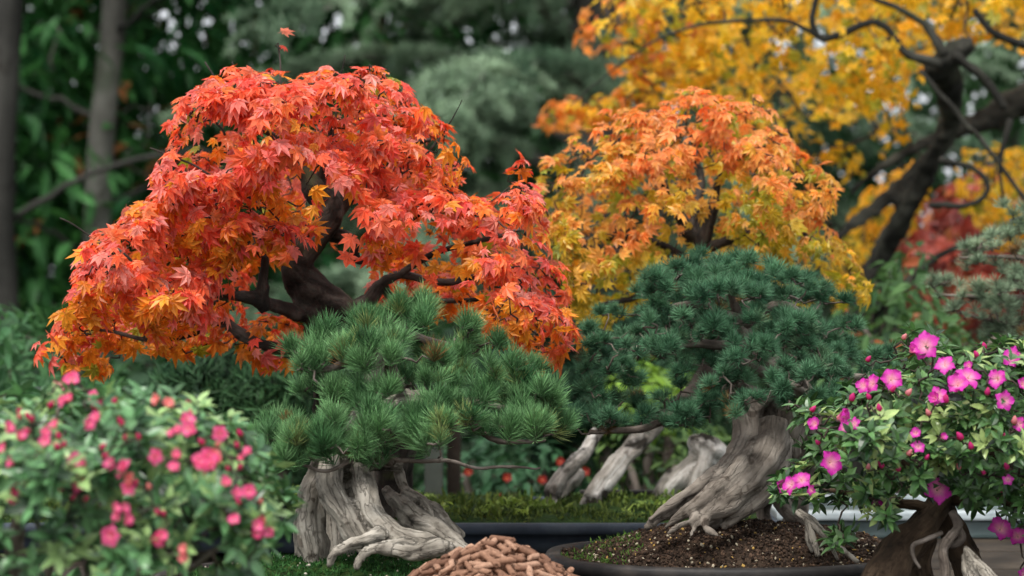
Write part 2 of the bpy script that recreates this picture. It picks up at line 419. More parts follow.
def fused(tubes, name, mat, parent, voxel=0.004, ridge=0.003, rs=70, lumps=0.003, gstretch=0.12):
    """all tubes merged into one gnarled skin, with bark ridges running along the wood"""
    me = mesh_from('tmp', np.concatenate(tubes.V), [np.concatenate(tubes.Q), np.concatenate(tubes.T)], None)
    o = bpy.data.objects.new('tmp', me); C.objects.link(o)
    md = o.modifiers.new('r', 'REMESH'); md.mode = 'VOXEL'; md.voxel_size = voxel
    sm = o.modifiers.new('s', 'SMOOTH'); sm.iterations = 3; sm.factor = 0.5
    dg = bpy.context.evaluated_depsgraph_get(); dg.update()
    m2 = bpy.data.meshes.new_from_object(o.evaluated_get(dg))
    bpy.data.objects.remove(o)
    V = np.empty(len(m2.vertices) * 3, np.float32); m2.vertices.foreach_get('co', V); V = V.reshape(-1, 3).astype(float)
    Nn = np.empty(len(V) * 3, np.float32); m2.vertices.foreach_get('normal', Nn); Nn = Nn.reshape(-1, 3)
    Q = np.empty(len(m2.loops), np.int32); m2.loops.foreach_get('vertex_index', Q)
    tot = np.empty(len(m2.polygons), np.int32); m2.polygons.foreach_get('loop_total', tot)
    faces = [Q.reshape(-1, 4)] if (tot == 4).all() else None
    if faces is None:
        st = np.concatenate([[0], np.cumsum(tot)[:-1]])
        faces = [np.array([Q[a:a + k] for a, k in zip(st, tot) if k == kk]) for kk in sorted(set(tot))]
    bpy.data.meshes.remove(m2)
    # nearest centreline
    best = np.full(len(V), 1e9); G = np.zeros_like(V)
    for li, (c, r) in enumerate(tubes.lines):
        tg = norm(np.gradient(c, axis=0)); L = np.concatenate([[0], np.cumsum(np.linalg.norm(np.diff(c, axis=0), axis=1))])
        for a0 in range(0, len(V), 20000):
            v = V[a0:a0 + 20000]
            D = np.linalg.norm(v[:, None] - c[None], axis=2) - r[None]
            k = D.argmin(1); dm = D[np.arange(len(v)), k]
            off = v - c[k]; al = np.sum(off * tg[k], 1)
            per = off - tg[k] * al[:, None]
            u = L[k] + al
            g = per.copy(); g = g + tg[k] * (u * gstretch)[:, None] + li * 0.37
            up = dm < best[a0:a0 + 20000]
            best[a0:a0 + 20000][up] = dm[up]; G[a0:a0 + 20000][up] = g[up]
    disp = np.array([noise.fractal(Vector(g) * rs, 0.9, 2.2, 4) for g in G])
    crack = np.array([abs(noise.noise(Vector(g) * rs * 0.55 + Vector((9, 3, 1)))) for g in G])
    big = vnoise(V, 45)
    V = V + Nn * (disp * ridge - np.clip(0.12 - crack, 0, 1) * ridge * 7 + big * lumps)[:, None]
    return part(name, V, faces, mat, parent, grain=G, smooth=True)

def PX(*rows):
    """rows (px,py,Y,radius_px) -> (x,y,z,r)"""
    out = []
    for (x, y, Y, r) in rows:
        p = W(x, y, Y); out.append((p[0], p[1], p[2], r * Y / F))
    return out

def twigs(lines, targets, r0=0.0016, r1=0.0006, name='twigs', mat=None, parent=None, sides=4, jit=0.12, steps=4, sag=0.1, attach=None):
    """thin branching twigs growing from the limbs out to the leaf clusters"""
    nodes = np.concatenate([c for c, r in lines]); tb = Tubes()
    nodes = list(nodes); arr = np.array(nodes)
    D = np.min(np.linalg.norm(targets[:, None] - arr[None], axis=2), axis=1) if len(targets) < 4000 else None
    order = np.argsort(D)
    for ii, t in enumerate(targets[order]):
        d = np.linalg.norm(arr - t, axis=1); k = d.argmin(); a = arr[k]; L = d[k]
        if L < 0.004: continue
        pts = [a]
        for s in range(1, steps):
            f = s / steps
            q = a + (t - a) * f + rng.normal(0, jit * L * 0.5, 3); q[2] += sag * L * math.sin(f * math.pi)
            pts.append(q)
        pts.append(t); pts = np.array(pts)
        rr = np.linspace(r0 + L * 0.006, r1, len(pts))
        tb.add(np.hstack([pts, rr[:, None]]), sides, seed=ii % 17)
        arr = np.vstack([arr, pts[1:]])
    return tb.part(name, mat, parent)

def pad_points(pads, dens, Ydef, flat=0.8, under=0.15, shrink=0.88, per=7, crad=0.015):
    """points over flat foliage pads; pads (px,py,rx,ry,Y)"""
    P = []; Nn = []
    for (x, y, rx, ry, Y) in pads:
        rx *= shrink; ry *= shrink
        c = W(x, y, Y); ax = rx * Y / F; az = ry * Y / F; ay = ax * flat
        n = max(6, int(dens * ax * (ay + az) * 3.2)); m = max(3, n // per)
        u = norm(rng.normal(0, 1, (m, 3)))
        u[:, 2] = np.where(rng.random(m) < under, -abs(u[:, 2]) * 0.6, abs(u[:, 2]))
        u = norm(u)
        rad = np.where(rng.random(m) < 0.25, rng.uniform(0.4, 0.9, m), rng.normal(1, 0.14, m))
        cc = c + u * np.array([ax, ay, az]) * rad[:, None]
        cn = norm(norm(u * np.array([1 / ax, 1 / ay, 1 / az])) * 0.5 + u * 0.6 + [0, 0, .35])
        k = np.repeat(np.arange(m), per)
        w = norm(rng.normal(0, 1, (len(k), 3)) + cn[k] * 1.0)
        P.append(cc[k] + w * crad * rng.uniform(.4, 1.15, (len(k), 1)) * [1, 1, .7]); Nn.append(norm(w * 0.9 + cn[k] * 0.5))
    return np.concatenate(P), np.concatenate(Nn)

# ================================================================== SETTING
def grid_surface(x0, x1, y0, y1, nx, ny, fn):
    X, Y = np.meshgrid(np.linspace(x0, x1, nx), np.linspace(y0, y1, ny), indexing='ij')
    V = np.stack([X.ravel(), Y.ravel(), fn(X.ravel(), Y.ravel())], 1)
    i, j = np.meshgrid(np.arange(nx - 1), np.arange(ny - 1), indexing='ij')
    Q = np.stack([i * ny + j, (i + 1) * ny + j, (i + 1) * ny + j + 1, i * ny + j + 1], -1).reshape(-1, 4)
    return V, Q
def gz(X, Y):
    return 0.03 * np.sin(X * 0.9) * np.cos(Y * 0.7)
V, Q = grid_surface(-150, 150, -20, 280, 150, 150, gz)
top('ground', V, Q, M['ground'], 'dark garden soil and low growth under the trees', 'ground', kind='structure', smooth=True, origin=np.zeros(3))
bpy.data.objects['ground'].pop('category', None)

def box(x0, x1, y0, y1, z0, z1, b=0.004):
    """bevelled box as verts/faces"""
    import bmesh
    bm = bmesh.new(); bmesh.ops.create_cube(bm, size=1)
    for v in bm.verts:
        v.co = Vector(((x0 + x1) / 2 + v.co.x * (x1 - x0), (y0 + y1) / 2 + v.co.y * (y1 - y0), (z0 + z1) / 2 + v.co.z * (z1 - z0)))
    bmesh.ops.bevel(bm, geom=bm.edges[:] + bm.verts[:], offset=b, segments=2, affect='EDGES', profile=0.6)
    bm.verts.index_update(); V = np.array([v.co[:] for v in bm.verts]); Fs = {}
    for f in bm.faces: Fs.setdefault(len(f.verts), []).append([v.index for v in f.verts])
    bm.free()
    return V, [np.array(v) for v in Fs.values()]
def join(parts):
    V = []; Fs = {}; n = 0
    for v, fs in parts:
        V.append(v)
        for f in fs: Fs.setdefault(f.shape[1], []).append(f + n)
        n += len(v)
    return np.concatenate(V), [np.concatenate(x) for x in Fs.values()]

# display bench: planks on legs
BZ = 0.895
bench = empty('display_bench', (0, 3.3, 0), 'long weathered wooden display bench carrying the potted trees', 'bench')
for k in range(11):
    y0 = 2.08 + k * 0.235
    v, f = box(-1.6, 1.6, y0, y0 + 0.225, BZ - 0.035, BZ, 0.004); part('plank', v, f, M['wood'], bench)
for x in (-1.45, 1.45):
    for y in (2.25, 4.4):
        v, f = box(x - 0.04, x + 0.04, y - 0.04, y + 0.04, 0, BZ - 0.037, 0.004); part('leg', v, f, M['wood'], bench)

# ------------------------------------------------------------------ pots
def oval_pot(name, label, cx, cy, rx, ry, z0, z1, mat, n=4.0, lip=0.02, seg=72):
    """superellipse pot with lip, foot and inside wall; returns Empty"""
    a = np.linspace(0, 2 * math.pi, seg, endpoint=False)
    def se(ax, ay):
        c, s = np.cos(a), np.sin(a)
        return np.stack([cx + ax * np.sign(c) * abs(c) ** (2 / n), cy + ay * np.sign(s) * abs(s) ** (2 / n)], 1)
    h = z1 - z0
    prof = [(-0.03, z0), (-0.022, z0 + 0.001), (-0.018, z0 + h * 0.3), (-0.010, z0 + h * 0.6), (-0.008, z1 - 0.018), (-0.004, z1 - 0.017), (0, z1 - 0.014), (0.0005, z1 - 0.004), (-0.002, z1 - 0.0005), (-0.006, z1), (-lip + 0.002, z1), (-lip, z1 - 0.003), (-lip - 0.003, z0 + h * 0.35)]
    V = []
    for (d, z) in prof:
        p = se(rx + d, ry + d); V.append(np.hstack([p, np.full((seg, 1), z)]))
    V = np.concatenate(V); m = len(prof)
    i, j = np.meshgrid(np.arange(m - 1), np.arange(seg), indexing='ij'); j2 = (j + 1) % seg
    Q = np.stack([i * seg + j, i * seg + j2, (i + 1) * seg + j2, (i + 1) * seg + j], -1).reshape(-1, 4)
    b = len(V); V = np.vstack([V, [[cx, cy, z0]], [[cx, cy, z0 + h * 0.35]]])
    jj = np.arange(seg)
    T = np.vstack([np.stack([np.full(seg, b), (jj + 1) % seg, jj], 1), np.stack([np.full(seg, b + 1), (m - 1) * seg + jj, (m - 1) * seg + (jj + 1) % seg], 1)])
    e = empty(name, (cx, cy, z0 - 0.012), label, 'pot')
    part('pot_body', V, [Q, T], mat, e, smooth=True)
    for sx in (-1, 1):
        for sy in (-1, 1):
            v, f = box(cx + sx * rx * 0.6 - 0.02, cx + sx * rx * 0.6 + 0.02, cy + sy * ry * 0.6 - 0.015, cy + sy * ry * 0.6 + 0.015, z0 - 0.012, z0 - 0.0005, 0.003)
            part('foot', v, f, mat, e)
    return e
def mound(cx, cy, rx, ry, zr, peak, nx=90, n=4.0, rough=0.004, pk=(0, 0), sc=30):
    """soil surface filling a pot: polar grid"""
    nr, na = nx, 120; r = np.linspace(0, 1, nr); a = np.linspace(0, 2 * math.pi, na, endpoint=False)
    RR, AA = np.meshgrid(r, a, indexing='ij'); c, s = np.cos(AA), np.sin(AA)
    X = cx + rx * RR * np.sign(c) * abs(c) ** (2 / n); Y = cy + ry * RR * np.sign(s) * abs(s) ** (2 / n)
    dx = (X - cx - pk[0]) / rx; dy = (Y - cy - pk[1]) / ry
    Z = zr + peak * np.clip(1 - (dx ** 2 + dy ** 2), 0, 1) ** 0.8
    P = np.stack([X.ravel(), Y.ravel(), Z.ravel()], 1)
    P[:, 2] += vnoise(P, sc) * rough * 2 + vnoise(P, sc * 4, 5) * rough
    i, j = np.meshgrid(np.arange(nr - 1), np.arange(na), indexing='ij'); j2 = (j + 1) % na
    Q = np.stack([i * na + j, (i + 1) * na + j, (i + 1) * na + j2, i * na + j2], -1).reshape(-1, 4)
    # skirt so that it is a body, not a sheet
    b = len(P); P = np.vstack([P, P[(nr - 1) * na:nr * na] * [1, 1, 0] + [0, 0, zr - 0.015]])
    jj = np.arange(na); Q = np.vstack([Q, np.stack([(nr - 1) * na + jj, b + jj, b + (jj + 1) % na, (nr - 1) * na + (jj + 1) % na], 1)])
    return P, Q
ICO_V = np.array([(0, 0, 1), (.9, 0, .4), (.28, .86, .4), (-.73, .53, .4), (-.73, -.53, .4), (.28, -.86, .4), (.73, .53, -.4), (-.28, .86, -.4), (-.9, 0, -.4), (-.28, -.86, -.4), (.73, -.53, -.4), (0, 0, -1)], float)
ICO_T = np.array([(0, 1, 2), (0, 2, 3), (0, 3, 4), (0, 4, 5), (0, 5, 1), (1, 6, 2), (2, 7, 3), (3, 8, 4), (4, 9, 5), (5, 10, 1), (6, 7, 2), (7, 8, 3), (8, 9, 4), (9, 10, 5), (10, 6, 1), (11, 7, 6), (11, 8, 7), (11, 9, 8), (11, 10, 9), (11, 6, 10)])
GR = [(ICO_V * s, ICO_T, np.ones(12)) for s in ([1, .8, .6], [.9, 1, .7], [1.2, .7, .5])]
M['grain'] = leaf_mat('soil_grain', 0.0, 0.85, 0.25, 3000)
M['sprig'] = leaf_mat('moss_sprig', 0.2, 0.7, 0.2, 1500)
def surf_sample(P, n):
    nr = len(P) // 120; k = np.minimum((np.sqrt(rng.random(n)) * nr).astype(int), nr - 1) * 120 + rng.integers(0, 120, n)
    return P[k] + rng.uniform(-0.003, 0.003, (n, 3)) * [1, 1, 0.2]

# navy trough (long) --------------------------------------------------
tr = oval_pot('planting_trough', 'long dark navy glazed trough behind the two pines, holding moss and the maple trunks', -0.41, 3.79, 0.81, 0.235, 0.907, 0.953, M['glaze_navy'], n=14)
def mossz(X, Y):
    q = np.array([noise.fractal(Vector((x * 9, y * 9, 2)), 1, 2, 4) for x, y in zip(X.ravel(), Y.ravel())]).reshape(X.shape)
    e_ = np.minimum(1, np.minimum(0.785 - abs((X + .41)), 0.212 - abs(Y - 3.79)) / .03)
    return 0.947 + 0.010 * np.clip(e_, 0, 1) + 0.009 * q
P, Q = grid_surface(-1.2, 0.38, 3.578, 4.002, 260, 70, mossz)
mo = part('moss_cover', P, Q, M['moss'], tr, smooth=True); mo['kind'] = 'stuff'
fo = Foliage(); x_ = rng.uniform(-1.18, .36, 26000); y_ = rng.uniform(3.59, 3.99, 26000)
pn = np.array([noise.noise(Vector((a_ * 14, b_ * 14, 7))) for a_, b_ in zip(x_, y_)]); kk_ = pn > -.15
pts = np.stack([x_, y_, mossz(x_, y_)], 1)[kk_]
blade = oval_leaf(0.12, 0.3, 0.02)
a = norm(rng.normal(0, .6, (len(pts), 3)) + [0, 0, 1]); nn = norm(rng.normal(0, 1, (len(pts), 3)))
fo.add(blade, pts, a, nn, rng.uniform(0.004, 0.014, len(pts)) * (1 + .8 * (rng.random(len(pts)) < .06)), mixcol((0.008, 0.024, 0.005), (0.12, 0.16, 0.03), rng.random(len(pts)) ** 1.3))
fo.build('moss_sprigs', M['sprig'], tr)['kind'] = 'stuff'

wc = rng.uniform([-1.1, 3.6], [.34, 3.98], (150, 2)); wk = np.repeat(np.arange(150), 14)
wp = wc[wk] + rng.normal(0, .010, (len(wk), 2)); wz = mossz(wp[:, 0], wp[:, 1]) + rng.uniform(0, .012, len(wk))
fo = Foliage(); fo.multi(OV, np.column_stack([wp, wz]), norm(rng.normal(0, .8, (len(wk), 3)) + [0, 0, .7]), norm(rng.normal(0, .5, (len(wk), 3)) + [0, 0, 1]), rng.uniform(.007, .016, len(wk)), mixcol((0.05, 0.11, 0.02), (0.26, 0.34, 0.07), rng.random(150)[wk]))
fo.build('weeds', M['leaf_bg'], tr)['kind'] = 'stuff'

# left pine pot + moss ------------------------------------------------
p1 = oval_pot('bonsai_pot', 'dark stoneware pot filled with green moss under the sharp left pine', -0.19, 2.98, 0.25, 0.17, 0.907, 0.948, M['glaze_dark'], n=2.6)
P, Q = mound(-0.19, 2.98, 0.23, 0.15, 0.944, 0.018, 60, 2.6, 0.005, (0.0, 0), 28)
part('moss_cover', P, Q, M['moss'], p1, smooth=True)['kind'] = 'stuff'
pts = surf_sample(P[:60 * 120], 16000)
fo = Foliage(); a = norm(rng.normal(0, .7, (len(pts), 3)) + [0, 0, 1]); nn = norm(rng.normal(0, 1, (len(pts), 3)))
fo.add(blade, pts, a, nn, rng.uniform(0.003, 0.008, len(pts)), mixcol((0.010, 0.045, 0.010), (0.05, 0.15, 0.035), rng.random(len(pts)) ** 1.5))
fo.build('moss_sprigs', M['sprig'], p1)['kind'] = 'stuff'
fo = Foliage(); pts = surf_sample(P[:60 * 120], 160)
fo.multi(GR, pts + [0, 0, .003], rng.normal(0, 1, (160, 3)), rng.normal(0, 1, (160, 3)), rng.uniform(0.001, 0.0026, 160), mixcol((0.2, 0.15, 0.1), (0.55, 0.5, 0.42), rng.random(160)))
fo.build('grit', M['grain'], p1)['kind'] = 'stuff'

# right pine pot + soil ----------------------------------------------
PCX, PCY = 0.285, 3.25
p2 = oval_pot('bonsai_pot', 'shallow dark oval pot of bare brown soil under the right pine', PCX, PCY, 0.24, 0.20, 0.907, 0.945, M['glaze_dark'], n=2.3)
P, Q = mound(PCX, PCY, 0.222, 0.182, 0.938, 0.042, 90, 2.3, 0.0035, (0.03, 0.02), 40)
part('soil', P, Q, M['soil'], p2, smooth=True)
fo = Foliage(); n = 15000; pts = surf_sample(P[:90 * 120], n)
r_ = np.hypot((pts[:, 0] - PCX) / 0.222, (pts[:, 1] - PCY) / 0.182)
t = rng.random(n); col = mixcol((0.018, 0.010, 0.006), (0.10, 0.06, 0.038), rng.random(n) ** 2)
col[t > 0.965] = (0.42, 0.36, 0.26); col[(t > 0.945) & (t < 0.965)] = (0.45, 0.28, 0.08)
fo.multi(GR, pts + [0, 0, .001], rng.normal(0, 1, (n, 3)), rng.normal(0, 1, (n, 3)), rng.uniform(0.0012, 0.0034, n), col)
fo.build('soil_grains', M['grain'], p2)['kind'] = 'stuff'
fo = Foliage(); n = 2500; k = P[:90 * 120]; rr = np.hypot((k[:, 0] - PCX + .17) / 0.06, (k[:, 1] - PCY + .03) / 0.09)
k = k[(rr < 1)]; pts = k[rng.integers(0, len(k), 700)] + rng.uniform(-.003, .003, (700, 3)); kk = np.hypot((P[:, 0] - 0.13) / .02, (P[:, 1] - 3.12) / .02)
fo.add(blade, pts, norm(rng.normal(0, .7, (700, 3)) + [0, 0, 1]), norm(rng.normal(0, 1, (700, 3))), rng.uniform(0.004, 0.009, 700), mixcol((0.03, 0.09, 0.012), (0.12, 0.22, 0.04), rng.random(700)))
fo.build('moss_tuft', M['sprig'], p2)['kind'] = 'stuff'

# pale teal trough at right ------------------------------------------
tt = empty('pale_trough', (0.85, 4.05, BZ), 'pale teal trough with a white rim behind the right azalea', 'trough')
v, f = box(0.435, 1.35, 3.9, 4.2, BZ + 0.001, 0.925, 0.006); part('trough_body', v, f, M['teal'], tt)
rim = join([box(0.425, 1.36, 3.885, 3.915, 0.9262, 0.941, 0.004), box(0.425, 1.36, 4.185, 4.215, 0.9262, 0.941, 0.004), box(0.425, 0.455, 3.9155, 4.1845, 0.9262, 0.941, 0.003), box(1.33, 1.36, 3.9155, 4.1845, 0.9262, 0.941, 0.003)])
part('rim', rim[0], rim[1], M['rimwhite'], tt)

# ================================================================== LEFT PINE (sharp)
def pine(name, label, base, mat, wood, pads, dens, needle_len, tmpls, cols, limbs, tmat, ydef, up=0.9, fuse=dict(), flat=0.8, nt=1.0, fname='needles', fat=1.0, per=7, crad=0.016):
    e = empty(name, base, label, 'bonsai tree')
    tb = Tubes()
    for i, w in enumerate(wood): tb.add(smooth_path(PX(*[(a, b, c, r * fat) for a, b, c, r in w]), 8), 14, 0.2, i)
    fused(tb, 'trunk', mat, e, **fuse)
    lines = list(tb.lines)
    for i, l in enumerate(limbs):
        t = Tubes(); t.add(smooth_path(PX(*l), 7), 8, 0.25, i + 5, wig=0.004); t.part('branch', tmat, e); lines += t.lines
    P, Nn = pad_points(pads, dens, ydef, flat, per=per, crad=crad)
    z = np.array([0, 0, 1.0])
    A = norm(Nn * 0.75 + z * up + rng.normal(0, 0.28, Nn.shape))
    sc = needle_len * rng.uniform(0.65, 1.2, len(P))
    t = rng.random(len(P)); h = np.clip(vnoise(P, 22) + 0.5, 0, 1)
    col = mixcol(cols[0], cols[1], np.clip(0.5 * t + 0.6 * h, 0, 1))
    yl = rng.random(len(P)) < 0.05; col[yl] = cols[2]; br_ = rng.random(len(P)) < 0.012; col[br_] = (0.22, 0.12, 0.04)
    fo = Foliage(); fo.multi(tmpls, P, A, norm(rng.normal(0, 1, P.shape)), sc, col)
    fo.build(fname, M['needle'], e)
    k = rng.permutation(len(P))[:int(len(P) * nt)]
    twigs(lines, P[k] - A[k] * needle_len * 0.25, 0.0016, 0.0010, 'twigs', M['twig_grey'], e, 4, 0.25, 4, -0.12)
    return e
Yp = 3.0
pine('pine_bonsai', 'sharp long needled pine with pale hollow fluted trunk base in the moss pot', W(370, 560, 2.98), M['bark_grey'],
     [[(385, 392, 3.08, 14), (372, 412, 3.05, 17), (354, 445, 3.02, 22), (342, 468, 3.0, 22)],
      [(325, 462, 3.02, 12), (312, 495, 3.0, 14), (311, 530, 2.99, 16), (318, 570, 2.98, 15)],
      [(306, 490, 3.05, 5), (301, 520, 3.05, 8), (303, 550, 3.04, 9), (306, 574, 3.03, 10)],
      [(332, 462, 2.98, 13), (330, 490, 2.95, 14), (345, 515, 2.93, 14), (358, 536, 2.92, 11), (368, 552, 2.91, 7)],
      [(345, 470, 3.02, 9), (352, 495, 3.0, 8), (362, 520, 2.98, 8), (372, 535, 2.97, 6)],
      [(358, 468, 2.98, 9), (364, 490, 2.95, 12), (372, 515, 2.93, 13), (392, 533, 2.9, 11), (420, 541, 2.89, 9), (450, 550, 2.88, 7)],
      [(385, 490, 3.05, 6), (398, 502, 3.02, 9), (412, 518, 2.98, 12), (436, 531, 2.95, 12), (462, 549, 2.93, 9), (470, 557, 2.92, 5)],
      [(398, 466, 3.06, 6), (404, 488, 3.05, 6), (418, 503, 3.02, 9), (438, 518, 2.99, 9), (458, 538, 2.97, 8)],
      [(404, 490, 3.03, 2.5), (420, 499, 3.0, 3.5), (431, 511, 2.97, 3.5), (436, 526, 2.95, 3)],
      [(395, 530, 2.92, 11), (375, 538, 2.89, 9), (352, 544, 2.87, 6), (336, 552, 2.86, 4.5), (330, 566, 2.86, 3.5)],
      [(430, 545, 2.9, 10), (400, 547, 2.88, 9), (372, 549, 2.86, 5), (360, 558, 2.86, 4), (357, 568, 2.86, 3)],
      [(440, 548, 2.88, 10), (415, 552, 2.87, 8), (395, 549, 2.87, 6)],
      [(368, 420, 3.05, 15), (390, 400, 3.06, 13), (410, 398, 3.06, 10), (430, 402, 3.05, 7)],
      [(378, 405, 3.08, 12), (374, 370, 3.1, 9), (388, 325, 3.12, 6)],
      [(340, 462, 3.0, 16), (375, 462, 3.02, 9), (400, 466, 3.05, 6)],
      [(360, 470, 3.12, 14), (370, 520, 3.12, 14), (380, 570, 3.1, 16)], [(330, 480, 3.1, 12), (340, 530, 3.1, 14), (340, 575, 3.08, 12)]],
     [(415, 330, 62, 24, 3.10), (370, 340, 34, 22, 3.08), (465, 352, 40, 22, 3.12), (340, 368, 48, 22, 2.97), (392, 362, 44, 26, 2.94), (318, 352, 30, 18, 3.03),
      (440, 385, 44, 18, 3.06), (490, 378, 50, 24, 3.02), (528, 402, 42, 22, 3.0), (468, 405, 34, 16, 2.95), (300, 442, 48, 20, 2.93), (262, 448, 22, 16, 2.95), (350, 436, 40, 20, 2.90),
      (400, 440, 42, 20, 2.92), (446, 440, 40, 20, 2.93), (492, 438, 42, 20, 2.95), (538, 432, 42, 22, 2.98), (430, 415, 30, 14, 3.0), (555, 425, 28, 20, 3.02), (335, 455, 40, 10, 3.0), (340, 452, 30, 10, 2.9), (300, 455, 30, 8, 2.92), (372, 395, 26, 12, 2.93), (345, 405, 24, 12, 2.95), (330, 392, 26, 14, 3.0), (372, 425, 30, 14, 2.9), (455, 420, 40, 12, 2.93), (515, 425, 36, 14, 2.96), (288, 430, 26, 16, 3.08)],
     4700, 0.0225, TFL, [(0.028, 0.11, 0.036), (0.20, 0.39, 0.155), (0.24, 0.30, 0.10)],
     [[(425, 402, 3.05, 7), (455, 400, 3.04, 5), (490, 405, 3.02, 4), (530, 415, 3.0, 2.5)],
      [(385, 320, 3.08, 8), (410, 335, 3.1, 5), (450, 345, 3.1, 3)],
      [(368, 350, 3.06, 8), (345, 365, 3.0, 5), (318, 370, 2.98, 3)],
      [(400, 388, 3.05, 6), (395, 375, 2.98, 5), (392, 360, 2.95, 3)],
      [(250, 458, 2.93, 1.2), (272, 464, 2.92, 1.6), (300, 466, 2.92, 1.7), (325, 472, 2.91, 1.9), (345, 464, 2.92, 2.1), (362, 457, 2.94, 2.6), (385, 455, 2.94, 2.4), (400, 460, 2.95, 2)],
      [(395, 460, 2.96, 2.6), (425, 461, 2.95, 2.2), (455, 463, 2.95, 2), (480, 469, 2.97, 1.6), (505, 466, 2.97, 1.5), (540, 468, 3.0, 1)],
      [(440, 405, 3.04, 4), (470, 425, 3.0, 4), (500, 440, 2.98, 3), (545, 440, 2.98, 2)],
      [(390, 462, 3.0, 6), (385, 448, 2.97, 4), (410, 440, 2.95, 2.5)]], M['twig_grey'], Yp, fuse=dict(voxel=0.0026, ridge=0.0032, rs=85, lumps=0.002, gstretch=.12), fat=1.0, crad=0.017, up=1.25)

# ================================================================== RIGHT PINE
Y2 = 3.28
rp_pads = [(730, 272, 50, 16, 3.28), (690, 285, 50, 18, 3.22), (765, 285, 50, 18, 3.25), (655, 300, 44, 18, 3.3), (800, 305, 44, 18, 3.3), (725, 300, 54, 18, 3.15),
           (630, 322, 38, 18, 3.3), (680, 322, 42, 18, 3.18), (775, 322, 46, 18, 3.17), (832, 330, 36, 18, 3.3), (612, 345, 30, 15, 3.28), (660, 348, 38, 16, 3.16), (720, 338, 30, 14, 3.13),
           (808, 350, 42, 18, 3.2), (856, 358, 32, 18, 3.3), (755, 352, 38, 14, 3.12), (700, 365, 30, 14, 3.2), (838, 378, 36, 16, 3.22), (880, 372, 26, 16, 3.3), (785, 380, 40, 15, 3.12),
           (735, 385, 32, 13, 3.14), (590, 400, 30, 15, 3.3), (580, 425, 34, 14, 3.25), (630, 425, 36, 14, 3.2), (675, 418, 34, 14, 3.16), (645, 382, 26, 10, 3.32), (720, 412, 34, 14, 3.14), (762, 405, 34, 13, 3.1), (812, 400, 34, 13, 3.16), (730, 300, 90, 30, 3.4), (790, 350, 80, 28, 3.42), (660, 350, 70, 22, 3.42), (640, 412, 60, 14, 3.38), (690, 395, 34, 12, 3.25), (612, 372, 24, 12, 3.3)]
pine('pine_bonsai', 'domed short needled pine on a thick twisted brown trunk leaning over bare soil', W(720, 530, 3.25), M['bark_tan'],
     [[(795, 395, 3.32, 22), (782, 430, 3.32, 26), (768, 460, 3.3, 27), (745, 490, 3.27, 24), (720, 512, 3.24, 18), (700, 528, 3.22, 12)],
      [(748, 405, 3.3, 15), (750, 435, 3.27, 12), (736, 462, 3.22, 11), (712, 482, 3.18, 10), (682, 503, 3.16, 8), (658, 518, 3.14, 5.5), (646, 528, 3.14, 3)],
      [(740, 415, 3.3, 8), (738, 440, 3.26, 7), (722, 466, 3.2, 6), (696, 488, 3.16, 6), (668, 506, 3.14, 4.5), (650, 520, 3.13, 3)],
      [(775, 425, 3.24, 15), (768, 452, 3.2, 17), (748, 480, 3.16, 15), (722, 502, 3.13, 13), (704, 517, 3.12, 9), (695, 528, 3.12, 6)],
      [(757, 440, 3.22, 8), (745, 464, 3.17, 9), (722, 486, 3.13, 8), (698, 504, 3.12, 7), (676, 518, 3.12, 5), (664, 528, 3.12, 3)],
      [(785, 440, 3.24, 10), (778, 470, 3.2, 10), (760, 495, 3.17, 9), (736, 514, 3.14, 7), (722, 527, 3.13, 4)],
      [(702, 512, 3.13, 7), (690, 521, 3.1, 3.8), (678, 527, 3.08, 3), (668, 534, 3.08, 1.8)],
      [(706, 516, 3.12, 6), (706, 527, 3.09, 3.4), (715, 534, 3.07, 2.6), (726, 538, 3.07, 1.4)],
      [(700, 520, 3.12, 5), (693, 530, 3.09, 2.5), (690, 538, 3.07, 1.4)],
      [(800, 420, 3.36, 18), (802, 455, 3.38, 15), (797, 490, 3.4, 13), (795, 535, 3.4, 12)],
      [(775, 478, 3.34, 11), (782, 505, 3.34, 9), (798, 520, 3.3, 8), (818, 535, 3.27, 5)],
      [(765, 490, 3.36, 9), (764, 515, 3.36, 8), (770, 538, 3.34, 7)],
      [(800, 400, 3.3, 18), (780, 375, 3.3, 15), (755, 350, 3.3, 10), (740, 320, 3.3, 7)],
      [(757, 410, 3.3, 20), (750, 400, 3.3, 14), (735, 385, 3.28, 8)],
      [(800, 395, 3.28, 14), (790, 425, 3.26, 12), (792, 455, 3.28, 10)]],
     rp_pads, 6200, 0.0155, TFS, [(0.018, 0.085, 0.040), (0.13, 0.29, 0.15), (0.11, 0.20, 0.10)],
     [[(735, 385, 3.28, 7), (700, 400, 3.25, 5), (650, 425, 3.22, 4), (590, 432, 3.25, 2.5)],
      [(755, 350, 3.3, 7), (715, 345, 3.2, 5), (670, 345, 3.18, 3.5), (620, 350, 3.25, 2)],
      [(780, 375, 3.3, 8), (815, 370, 3.26, 6), (850, 375, 3.26, 3.5), (880, 380, 3.3, 2)],
      [(745, 325, 3.3, 6), (700, 305, 3.25, 4), (650, 310, 3.28, 2.5)],
      [(745, 325, 3.3, 6), (780, 305, 3.26, 4), (820, 325, 3.28, 2.5)],
      [(740, 320, 3.3, 6), (732, 295, 3.28, 4), (725, 275, 3.26, 2.5)],
      [(770, 375, 3.28, 6), (740, 360, 3.16, 5), (730, 362, 3.12, 3.5)],
      [(790, 400, 3.28, 8), (800, 392, 3.15, 5), (790, 385, 3.12, 3)]], M['twig_grey'], Y2, fuse=dict(voxel=0.0028, ridge=0.0021, rs=55, lumps=0.0035, gstretch=.10), nt=0.6, crad=0.013)
